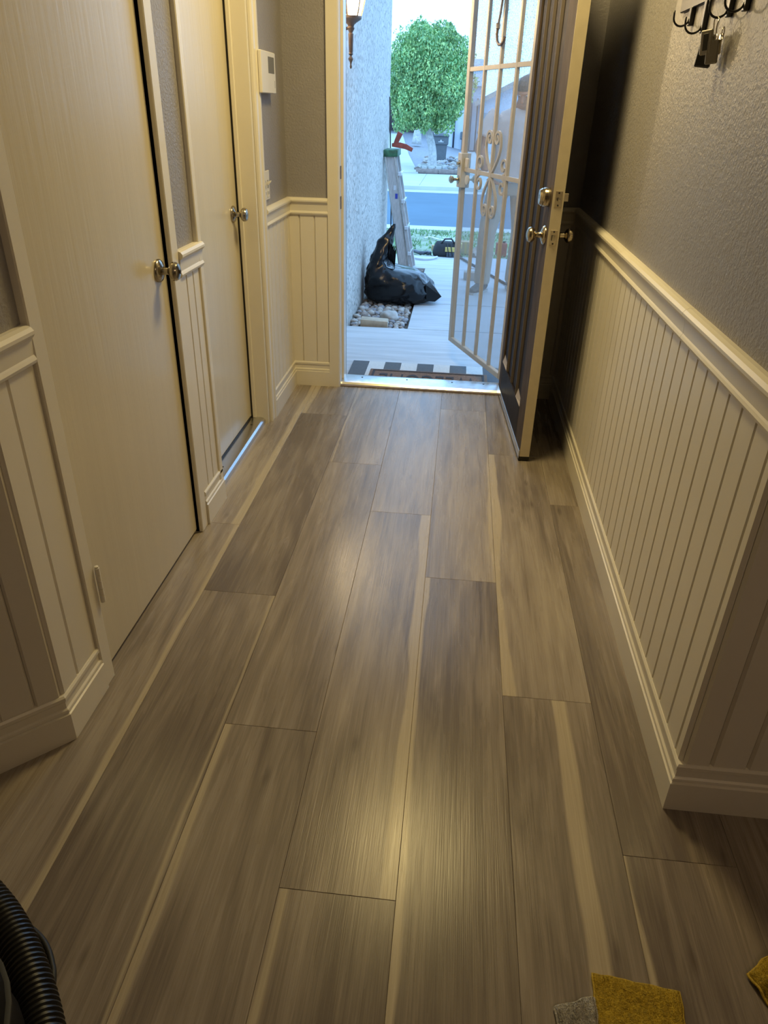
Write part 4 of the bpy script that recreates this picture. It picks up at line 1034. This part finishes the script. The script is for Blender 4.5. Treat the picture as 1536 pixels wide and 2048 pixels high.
hose('garden_hose', 'pale blue grey hose lying in front of the dark hose', [(830, 519), (846, 521), (862, 520), (874, 517)], 0.014, 'label_white')
hose('garden_hose', 'white hose snaking over the grass', [(848, 478), (862, 477), (880, 482), (905, 485), (925, 490)], 0.013, 'hose_white')
hose('garden_hose', 'second white hose lying farther out on the grass', [(885, 478), (900, 480), (915, 483), (940, 492)], 0.011, 'hose_white')
q = ground(868, 501)
tag(MB().box(q.x - .035, q.x + .035, q.y - .03, q.y + .03, q.z + .001, q.z + .07, .006).build('small_block', 'cardboard', smooth=True, angle=30), 'small orange tan block beside the hoses', 'block')
q = ground(930, 507)
t = thing('cardboard_box', 'tan cardboard box behind the security door screen', 'box', tuple(q))
MB().box(q.x - .085, q.x + .085, q.y - .06, q.y + .08, q.z, q.z + .15, .003).build('carton', 'cardboard', t); MB().box(q.x - .012, q.x + .012, q.y - .0615, q.y - .0595, q.z + .01, q.z + .15).build('tape', 'bag_yellow', t)
q = ground(957, 514)
t = thing('rag_heap', 'small heap of pinkish rags beside the cardboard box', 'rags', tuple(q))
bm = bmesh.new(); bmesh.ops.create_icosphere(bm, subdivisions=3, radius=1)
for v in bm.verts:
    d_ = 1 + .5 * noise.noise(v.co * 2.2); v.co = Vector((v.co.x * .11 * d_, v.co.y * .09 * d_, max(0.0, v.co.z * .09 * d_ + .03)))
me = bpy.data.meshes.new('heap'); bm.to_mesh(me); bm.free(); me.materials.append(MATS['fascia'])
link(bpy.data.objects.new('heap', me), t)
q = ground(1001, 512)
t = thing('red_can', 'red square can standing behind the person', 'can', tuple(q))
MB().box(q.x - .07, q.x + .07, q.y - .05, q.y + .05, q.z, q.z + .16, .012).build('can_body', 'red_brown', t, True, angle=30); MB().lathe([(0, 0), (.018, 0), (.018, .02), (0, .02)], (q.x + .03, q.y, q.z + .16), (0, 0, 1), 14).build('cap', 'bag_black', t)
A, B_ = ground(918, 516), ground(1022, 577)
t = thing('long_pole', 'long dark pole lying on the walkway behind the person', 'pole', tuple(A))
MB().tube([A + Vector((0, 0, .014)), (A + B_) / 2 + Vector((0, 0, .014)), B_ + Vector((0, 0, .014))], 0.013, 8).build('shaft', 'bag_black', t, True)
MB().lathe([(0, 0), (.02, 0), (.02, .06), (0, .06)], A + Vector((0, 0, .02)), (B_ - A), 10).build('end_cap', 'rubber', t, True, angle=35)
q = ground(944, 560)
t = thing('tool_case', 'brownish tool case on the walkway by the person\'s shoe', 'case', tuple(q))
MB().box(q.x - .09, q.x + .07, q.y - .05, q.y + .07, q.z, q.z + .085, .012).build('case_body', 'fascia', t, True, angle=30)
MB().tube([(q.x - .04, q.y - .0, q.z + .085), (q.x - .035, q.y, q.z + .115), (q.x + .035, q.y, q.z + .115), (q.x + .04, q.y, q.z + .085)], .007, 8).build('handle', 'label_white', t, True)

# ---- across the street: tree, bin, house
def tree(base, crown_c, crown_r, trunk_r, seed, nleaf, name, label, split=True):
    rr = random.Random(seed); root = thing(name, label, 'tree', tuple(base), group=None)
    top = Vector((crown_c.x, crown_c.y, crown_c.z - crown_r.z * 0.55))
    b = Vector(base)
    P = catmull([b, b.lerp(top, .35) + Vector((.05, 0, 0)), b.lerp(top, .7) + Vector((-.04, 0, 0)), top], 6)
    MB().tube(P, lambda t_: trunk_r * (1.35 - 0.9 * t_ ** 0.5) if t_ < .12 else trunk_r * (1.0 - .35 * t_), 12).build('trunk', 'bark', root, True)
    for k in range(9):
        a = 2 * PI * k / 9 + rr.uniform(-.3, .3); e = crown_c + Vector((math.cos(a) * crown_r.x * .65, math.sin(a) * crown_r.y * .65, rr.uniform(-.3, .5) * crown_r.z))
        s_ = b.lerp(top, rr.uniform(.75, 1))
        MB().tube([s_, s_.lerp(e, .5) + Vector((0, 0, .1)), e], [trunk_r * .4, trunk_r * .25, trunk_r * .1], 7).build('branch', 'bark', root, True)
    for m, frac, nm in (('leaf', .6, 'foliage'), ('leaf_light', .4, 'foliage')):
        mb = MB()
        for k in range(int(nleaf * frac)):
            d = Vector((rr.gauss(0, 1), rr.gauss(0, 1), rr.gauss(0, 1))).normalized()
            bump_ = 1 + 0.30 * noise.noise(d * 2.3 + Vector((seed, 0, 0))) + 0.12 * noise.noise(d * 6)
            r = (rr.random() ** 0.22) * bump_
            p = crown_c + Vector((d.x * crown_r.x, d.y * crown_r.y, d.z * crown_r.z)) * r
            s_ = rr.uniform(.028, .06); e = Euler((rr.uniform(0, 6), rr.uniform(0, 6), rr.uniform(0, 6))).to_matrix()
            a, c = e @ Vector((s_, 0, 0)), e @ Vector((0, s_ * .5, 0))
            mb.add([p - a, p - c, p + a, p + c], [(0, 1, 2, 3)])
        tag(mb.build(nm, m, root), kind='stuff')
    return root
tb_ = ground(864, 341)
ty_ = tb_.y
ctop = onY(838, 42, ty_); cbot = onY(850, 272, ty_); cr = onY(948, 165, ty_); clft = onY(772, 165, ty_)
cc = Vector(((cr.x + clft.x) / 2, ty_, (ctop.z + cbot.z) / 2))
rx = (cr.x - clft.x) / 2
tree(tb_, cc, Vector((rx * 0.96, rx * .96, (ctop.z - cbot.z) / 2 * .98)), 0.15, 4, 42000, 'street_tree', 'round leafy green tree with pale trunk across the street')
q = ground(833, 288)
tree(q, q + Vector((0, 0, 3.6)), Vector((1.3, 1.3, 1.0)), 0.17, 9, 4000, 'street_tree', 'second pale tree trunk behind the round tree')
# planting bed stones and edging
rr = random.Random(3); n = 0
bed = slab('planting_bed', -1.55, -0.02, 25.2, 33.5, 'stone_brown', 'stony planting bed around the tree across the street', dz=0.012, th=0.08, ny=8, nx=3)
for k in range(170):
    y = rr.uniform(25.3, 33); x = rr.uniform(-1.5, -.1); s = rr.uniform(.05, .13)
    o = bpy.data.objects.new('rock', rr.choice(PM)); link(o, bed); o.location = (x, y, gz(x, y) + .012 + s * .4); o.scale = (s * 1.2, s, s * .7); o.rotation_euler = (0, 0, rr.uniform(0, 6))
rg = thing('tree_ring', 'ring of white edging stones around the foot of the round tree', 'edging', tuple(tb_))
for k in range(12):
    a = 2 * PI * k / 12; x, y = tb_.x + .44 * math.cos(a), tb_.y + .44 * math.sin(a)
    b_ = MB().box(-.10, .10, -.05, .05, 0, .16, .02); b_.xf(Matrix.Translation((x, y, gz(x, y) + .012)) @ Euler((0, 0, a + PI / 2)).to_matrix().to_4x4()); b_.build('edging_stone', 'border_stone', rg, True, angle=30)
for i, (x0, x1, y, lb) in enumerate(((-1.50, -0.80, 25.12, 'left'), (-0.78, -0.05, 25.12, 'right'))):
    tag(MB().box(x0, x1, y - .06, y + .06, -.38, -.25, .015).build('edging_log', 'timber', smooth=True, angle=30), 'weathered timber edging, %s length, in front of the stony bed' % lb, 'edging')
for k in range(6):
    y = 25.4 + k * 1.2
    tag(MB().box(-.04, .10, y, y + 1.1, -.38, -.24 + .02 * (k % 2), .02).build('edging_block', 'timber', smooth=True, angle=30), 'brown edging block beside the driveway, number %s from the street' % ('one', 'two', 'three', 'four', 'five', 'six')[k], 'edging', group='edging blocks beside the driveway')
# bin
q = ground(880, 325)
bn = thing('wheelie_bin', 'dark grey wheelie bin behind the round tree', 'bin', tuple(q))
ht = 62 / 1880 * q.y
hw = ht * 0.27
MB().rings([[(q.x - hw * s, q.y - hw * s, q.z + z), (q.x + hw * s, q.y - hw * s, q.z + z), (q.x + hw * s, q.y + hw * s, q.z + z), (q.x - hw * s, q.y + hw * s, q.z + z)] for s, z in ((.72, .03), (.86, ht * .6), (1.0, ht * .62), (1.02, ht * .88))]).build('bin_body', 'bin_grey', bn)
MB().rings([[(q.x - hw * s, q.y - hw * s * 1.05, q.z + z), (q.x + hw * s, q.y - hw * s * 1.05, q.z + z), (q.x + hw * s, q.y + hw * s, q.z + z), (q.x - hw * s, q.y + hw * s, q.z + z)] for s, z in ((1.1, ht * .885), (1.1, ht * .91), (.9, ht * .97), (.6, ht * 1.0))]).build('bin_lid', 'bin_lid', bn)
MB().tube([(q.x - hw, q.y + hw * 1.1, q.z + ht * .86), (q.x + hw, q.y + hw * 1.1, q.z + ht * .86)], .02, 8).build('handle', 'bin_lid', bn)
for s in (-1, 1): MB().lathe([(0, -.03), (.10, -.03), (.10, .03), (0, .03)], (q.x + s * hw * .65, q.y + hw * .8, q.z + .10), (1, 0, 0), 14).build('wheel', 'rubber', bn)
lg = MB().box(q.x - .10, q.x + .10, q.y - hw * 1.0 - .006, q.y - hw * 0.97, q.z + ht * .695, q.z + ht * .72)
lg.add([(q.x - .045, q.y - hw - .006, q.z + ht * .725), (q.x + .045, q.y - hw - .006, q.z + ht * .725), (q.x, q.y - hw - .006, q.z + ht * .79)], [(0, 1, 2)])
lg.build('white_emblem', 'label_white', bn)
# house
hs = thing('house', 'pale house with gabled garage across the street', 'house', (4.5, 39, -0.38))
YH = 39.0; gx0, gx1 = 0.75, 9.0; ez = 1.75; rz_ = 1.75 + (gx1 - gx0) / 2 * 0.50
ga = MB().prism([(0, 0)], 0, 0) if False else MB()
pf = [(gx0, -0.38), (gx1, -0.38), (gx1, ez), ((gx0 + gx1) / 2, rz_), (gx0, ez)]
ga.rings([[(x, YH, z) for x, z in pf], [(x, YH + 9, z) for x, z in pf]]); ga.build('garage_wall', 'stucco_house', hs)
mid = (gx0 + gx1) / 2
for sx in (-1, 1):
    e = gx0 - .45 if sx < 0 else gx1 + .45; ze = ez - .45 * .5
    MB().add([(e, YH - .5, ze + .06), (mid, YH - .5, rz_ + .06), (mid, YH + 9, rz_ + .06), (e, YH + 9, ze + .06), (e, YH - .5, ze + .22), (mid, YH - .5, rz_ + .22), (mid, YH + 9, rz_ + .22), (e, YH + 9, ze + .22)],
             [(0, 1, 2, 3), (4, 7, 6, 5), (0, 4, 5, 1), (1, 5, 6, 2), (2, 6, 7, 3), (3, 7, 4, 0)]).build('roof_slope', 'roof_tile', hs)
    MB().add([(e, YH - .56, ze), (mid, YH - .56, rz_), (mid, YH - .56, rz_ + .2), (e, YH - .56, ze + .2), (e, YH - .5, ze), (mid, YH - .5, rz_), (mid, YH - .5, rz_ + .2), (e, YH - .5, ze + .2)],
             [(0, 1, 2, 3), (4, 7, 6, 5), (0, 4, 5, 1), (1, 5, 6, 2), (2, 6, 7, 3), (3, 7, 4, 0)]).build('fascia_board', 'fascia', hs)
MB().box(gx0, gx1, YH - .12, YH, 1.05, 1.30).build('trim_band', 'roof_tile', hs)
gd = MB().box(1.2, 6.2, YH - .03, YH + .01, -0.37, 1.0).build('garage_door', 'garage_panel', hs)
for i in range(4):
    for j in range(6): MB().box(1.25 + j * .82, 1.25 + j * .82 + .76, YH - .06, YH - .03, -.34 + i * .335, -.34 + i * .335 + .30, .01).build('door_panel', 'garage_panel', gd)
MB().box(-1.6, gx0, YH + 1.8, YH + 9, -0.38, 2.4).build('side_wall', 'stucco_house', hs)
MB().add([(-2.0, YH + 1.3, 2.4), (gx0, YH + 1.3, 2.4), (gx0, YH + 5, 3.7), (-2.0, YH + 5, 3.7), (-2.0, YH + 9, 2.4), (gx0, YH + 9, 2.4)], [(0, 1, 2, 3), (3, 2, 5, 4), (0, 3, 4), (1, 5, 2)]).build('side_roof', 'roof_tile', hs)
for x, r, m in ((0.15, .05, 'window_dark'), (-.62, .045, 'window_dark'), (.45, .03, 'fence_brown')): MB().tube([(x, YH + 1.7, -.38), (x, YH + 1.7, 1.9)], r, 8).build('downpipe', m, hs)
gm = MB().box(-.30, -.05, YH + 1.4, YH + 1.65, .1, .45, .05); gm.tube([(-.18, YH + 1.5, -.38), (-.18, YH + 1.5, .12)], .04, 8); gm.tube([(-.05, YH + 1.5, .3), (.1, YH + 1.5, .3), (.1, YH + 1.5, -.38)], .03, 8)
gm.build('gas_meter', 'bin_grey', hs)
h2 = thing('neighbour_house', 'dark brown house with window left of the round tree', 'house', (-6, 45, 0.3))
MB().box(-12, -2.6, 45, 52, 0.2, 2.6).build('house_wall', 'fence_brown', h2); MB().box(-12.4, -2.2, 44.4, 52.4, 2.6, 2.8).build('roof_edge', 'label_white', h2)
wn = MB().box(-5.9, -4.9, 44.93, 45.0, .6, 1.9).build('window_frame', 'bin_grey', h2); MB().box(-5.8, -5.0, 44.90, 44.93, .7, 1.8).build('pane', 'window_dark', wn)
tag(MB().box(-4.75, -4.25, 44.0, 44.4, .25, 1.1, .03).build('utility_box', 'border_stone', smooth=True, angle=30), 'small pale utility box before the dark brown house', 'box')

# ---- person behind the screen door
def person():
    g = gz(.35, 7.15)
    root = thing('person', 'person in white T-shirt and pale trousers looking down behind the screen door', 'person', (0.40, 7.15, g))
    def limb(mb, pts, rads, n=14): mb.tube(catmull([Vector(p) for p in pts], 5), [r for r in _ir(rads, 5)], n)
    def _ir(r, k):
        out = []
        for a, b in zip(r, r[1:]): out += [a + (b - a) * i / k for i in range(k)]
        return out + [r[-1]]
    def ell(mb, secs, n=24):
        mb.rings([[Vector((c[0] + rx_ * math.cos(a), c[1] + ry_ * math.sin(a), c[2])) for a in [2 * PI * j / n for j in range(n)]] for c, rx_, ry_ in secs])
    sl, sr = Vector((0.235, 7.13, 1.37)), Vector((0.635, 7.13, 1.37))       # shoulders (image left, right)
    el, er = Vector((0.125, 7.10, 1.13)), Vector((0.735, 7.08, 1.12))
    hl, hr = Vector((0.185, 6.95, 0.935)), Vector((0.640, 6.90, 0.98))      # wrists
    pel = Vector((0.43, 7.17, 0.88))
    hipL, hipR = Vector((0.335, 7.16, 0.86)), Vector((0.525, 7.18, 0.86))
    knL, knR = Vector((0.255, 7.06, 0.43)), Vector((0.555, 7.19, 0.44))
    anL, anR = Vector((0.245, 7.13, -0.035)), Vector((0.545, 7.30, -0.04))
    nk0, nk1 = Vector((0.445, 7.13, 1.40)), Vector((0.465, 7.06, 1.475))
    torso = [((0.43, 7.17, 0.80), .150, .105), ((0.43, 7.17, 0.90), .165, .115), ((0.43, 7.16, 1.00), .150, .108), ((0.432, 7.15, 1.12), .158, .112), ((0.435, 7.14, 1.24), .182, .120), ((0.437, 7.135, 1.33), .185, .110), ((0.44, 7.13, 1.39), .135, .085), ((0.443, 7.12, 1.43), .075, .065)]
    body = MB()
    ell(body, torso)
    for s_, e_, h_ in ((sl, el, hl), (sr, er, hr)): limb(body, [s_, s_.lerp(e_, .5), e_, e_.lerp(h_, .35), h_], [.062, .053, .043, .045, .029])
    for a, b_, c in ((hipL, knL, anL), (hipR, knR, anR)): limb(body, [a, a.lerp(b_, .5), b_, b_.lerp(c, .35), c], [.092, .080, .056, .058, .036])
    limb(body, [nk0, nk0.lerp(nk1, .5), nk1], [.062, .056, .056])
    # head, built facing -y then turned and bowed
    HM = Matrix.Translation(Vector((0.478, 7.035, 1.535))) @ Euler((math.radians(24), 0, math.radians(-22))).to_matrix().to_4x4()
    hd = MB()
    ell(hd, [((0, .005, -.115), .030, .034), ((0, -.008, -.108), .048, .055), ((0, -.002, -.085), .060, .076), ((0, .004, -.045), .070, .090), ((0, .008, 0), .075, .097), ((0, .010, .045), .076, .098), ((0, .012, .080), .066, .086), ((0, .012, .105), .042, .056), ((0, .012, .116), .012, .016)])
    hd.tube([(0, -.088, .018), (0, -.100, -.005), (0, -.112, -.028), (0, -.096, -.038)], [.008, .011, .015, .010], 10)
    hd.tube([(-.035, -.084, .026), (0, -.092, .028), (.035, -.084, .026)], [.009, .010, .009], 8)
    hd.tube([(-.022, -.086, -.064), (0, -.094, -.064), (.022, -.086, -.064)], [.006, .009, .006], 8)
    for s_ in (-1, 1): hd.tube([(s_ * .074, .012, .020), (s_ * .086, .020, .010), (s_ * .084, .016, -.012), (s_ * .074, .010, -.028)], [.010, .013, .011, .007], 8)
    hd.xf(HM); b0 = len(body.v); body.v += hd.v; body.f += [tuple(i + b0 for i in f) for f in hd.f]
    # hands: palm plus five fingers
    def hand(wr, fwd, side, palm_n, curl):
        f_ = fwd.normalized(); s_ = side.normalized(); n_ = palm_n.normalized()
        pc = wr + f_ * .045
        body.rings([[wr + f_ * d + s_ * (wdt * math.cos(a)) + n_ * (t_ * math.sin(a)) for a in [2 * PI * j / 14 for j in range(14)]] for d, wdt, t_ in ((-.01, .026, .021), (.015, .030, .019), (.05, .040, .017), (.085, .041, .015), (.095, .036, .012))])
        for k, (o_, L_) in enumerate(((-.031, .066), (-.0105, .076), (.0105, .072), (.030, .056))):
            p = wr + f_ * .086 + s_ * o_; d = f_.copy(); P = [p]
            for i, fr_ in enumerate((.45, .32, .23)):
                d = (d * math.cos(curl) + n_ * math.sin(curl)); P.append(P[-1] + d * L_ * fr_)
            body.tube(P, [.0098, .0092, .0085, .0072], 8)
        p = wr + f_ * .022 - s_ * .028; d = (f_ * .55 - s_ * .75 + n_ * .35).normalized(); p2 = p + d * .036; d2 = (f_ * .85 - s_ * .25 + n_ * .45).normalized()
        body.tube([p, p2, p2 + d2 * .030, p2 + d2 * .030 + (f_ * .9 + n_ * .4).normalized() * .022], [.014, .0115, .010, .008], 8)
    fl = (hl - el).normalized(); fr2 = (hr - er).normalized()
    hand(hl, (fl + Vector((.55, -.1, -.15))).normalized(), Vector((.2, -.3, 1)).cross(fl) * -1, Vector((.75, .5, .1)), .42)
    hand(hr, (fr2 + Vector((-.4, -.1, 0))).normalized(), Vector((0, -.3, 1)).cross(fr2), Vector((-.6, .6, -.2)), .42)
    def remesh(o, vx, it=3, f=.5):
        m = o.modifiers.new('remesh', 'REMESH'); m.mode = 'VOXEL'; m.voxel_size = vx; m.use_smooth_shade = True
        sm = o.modifiers.new('smooth', 'SMOOTH'); sm.factor = f; sm.iterations = it
    bo_ = body.build('body', 'skin', root, True); remesh(bo_, .0062, 2, .4)
    # hair cap
    hb = MB(); ell(hb, [((0, .030, -.030), .074, .080), ((0, .024, .010), .081, .092), ((0, .016, .050), .083, .106), ((0, .014, .085), .073, .095), ((0, .014, .112), .048, .064), ((0, .014, .125), .014, .018)])
    hb.xf(HM); ho = hb.build('hair', 'hair', root, True); remesh(ho, .006, 3)
    for s_ in (-1, 1):
        ey = MB().lathe([(0, -.010), (.007, -.007), (.010, 0), (.007, .007), (0, .010)], (s_ * .031, -.081, .012), (0, 0, 1), 12); ey.xf(HM); ey.build('eye', 'eye_white', root, True)
        ir = MB().lathe([(0, 0), (.0045, 0), (.0045, .0015), (0, .002)], (s_ * .031, -.0905, .010), (0, -1, 0), 12); ir.xf(HM); ir.build('iris', 'hair', root)
    # T-shirt
    ts = MB()
    ell(ts, [((0.43, 7.165, 0.845), .186, .138), ((0.43, 7.165, 0.92), .184, .134), ((0.43, 7.155, 1.02), .172, .126), ((0.432, 7.148, 1.12), .174, .128), ((0.435, 7.14, 1.24), .196, .134), ((0.437, 7.135, 1.33), .200, .124), ((0.44, 7.13, 1.395), .150, .098), ((0.443, 7.12, 1.425), .082, .075)])
    for s_, e_ in ((sl, el), (sr, er)): limb(ts, [s_ + Vector((0.03 if s_.x < .4 else -.03, 0, .005)), s_.lerp(e_, .3), s_.lerp(e_, .72)], [.076, .073, .078])
    remesh(ts.build('t_shirt', 'tshirt', root, True), .010, 3)
    # trousers
    tr_ = MB(); ell(tr_, [((0.43, 7.17, 0.74), .170, .118), ((0.43, 7.17, 0.82), .182, .128), ((0.43, 7.17, 0.90), .174, .124), ((0.43, 7.165, 0.94), .168, .120)])
    for a, b_, c in ((hipL, knL, anL), (hipR, knR, anR)): limb(tr_, [a + Vector((0, 0, -.02)), a.lerp(b_, .5), b_, b_.lerp(c, .5), c + Vector((0, 0, .0))], [.106, .096, .080, .078, .076])
    remesh(tr_.build('trousers', 'trousers', root, True), .010, 3)
    MB().rings([[Vector((0.43 + rx_ * math.cos(a), 7.17 + ry_ * math.sin(a), z)) for a in [2 * PI * j / 28 for j in range(28)]] for rx_, ry_, z in ((.176, .127, .862), (.180, .131, .864), (.180, .131, .892), (.176, .127, .894))], cap=False).build('belt', 'belt', root, True)
    # shoes
    for an, yaw in ((anL, math.radians(-28)), (anR, math.radians(18))):
        d = Vector((math.sin(yaw), -math.cos(yaw), 0)); s_ = Vector((d.y, -d.x, 0)); b_ = Vector((an.x, an.y, g))
        secs = [(-.085, .030, .075), (-.065, .040, .10), (-.02, .043, .115), (.03, .044, .095), (.08, .047, .070), (.13, .048, .058), (.17, .040, .048), (.195, .022, .036)]
        sh = MB().rings([[b_ + d * u + s_ * (w_ * math.cos(a)) + Vector((0, 0, .024 + h_ * .5 + h_ * .5 * math.sin(a) - .004)) for a in [2 * PI * j / 18 for j in range(18)]] for u, w_, h_ in secs])
        so = sh.build('shoe', 'shoe', root, True); remesh(so, .007, 2)
        MB().rings([[b_ + d * u + s_ * w_ * 1.06 + Vector((0, 0, z)) for u, w_ in [(q_[0], q_[1]) for q_ in secs] + [(q_[0], -q_[1]) for q_ in reversed(secs)]] for z in (.002, .026)]).build('sole', 'shoe_sole', so)
person()
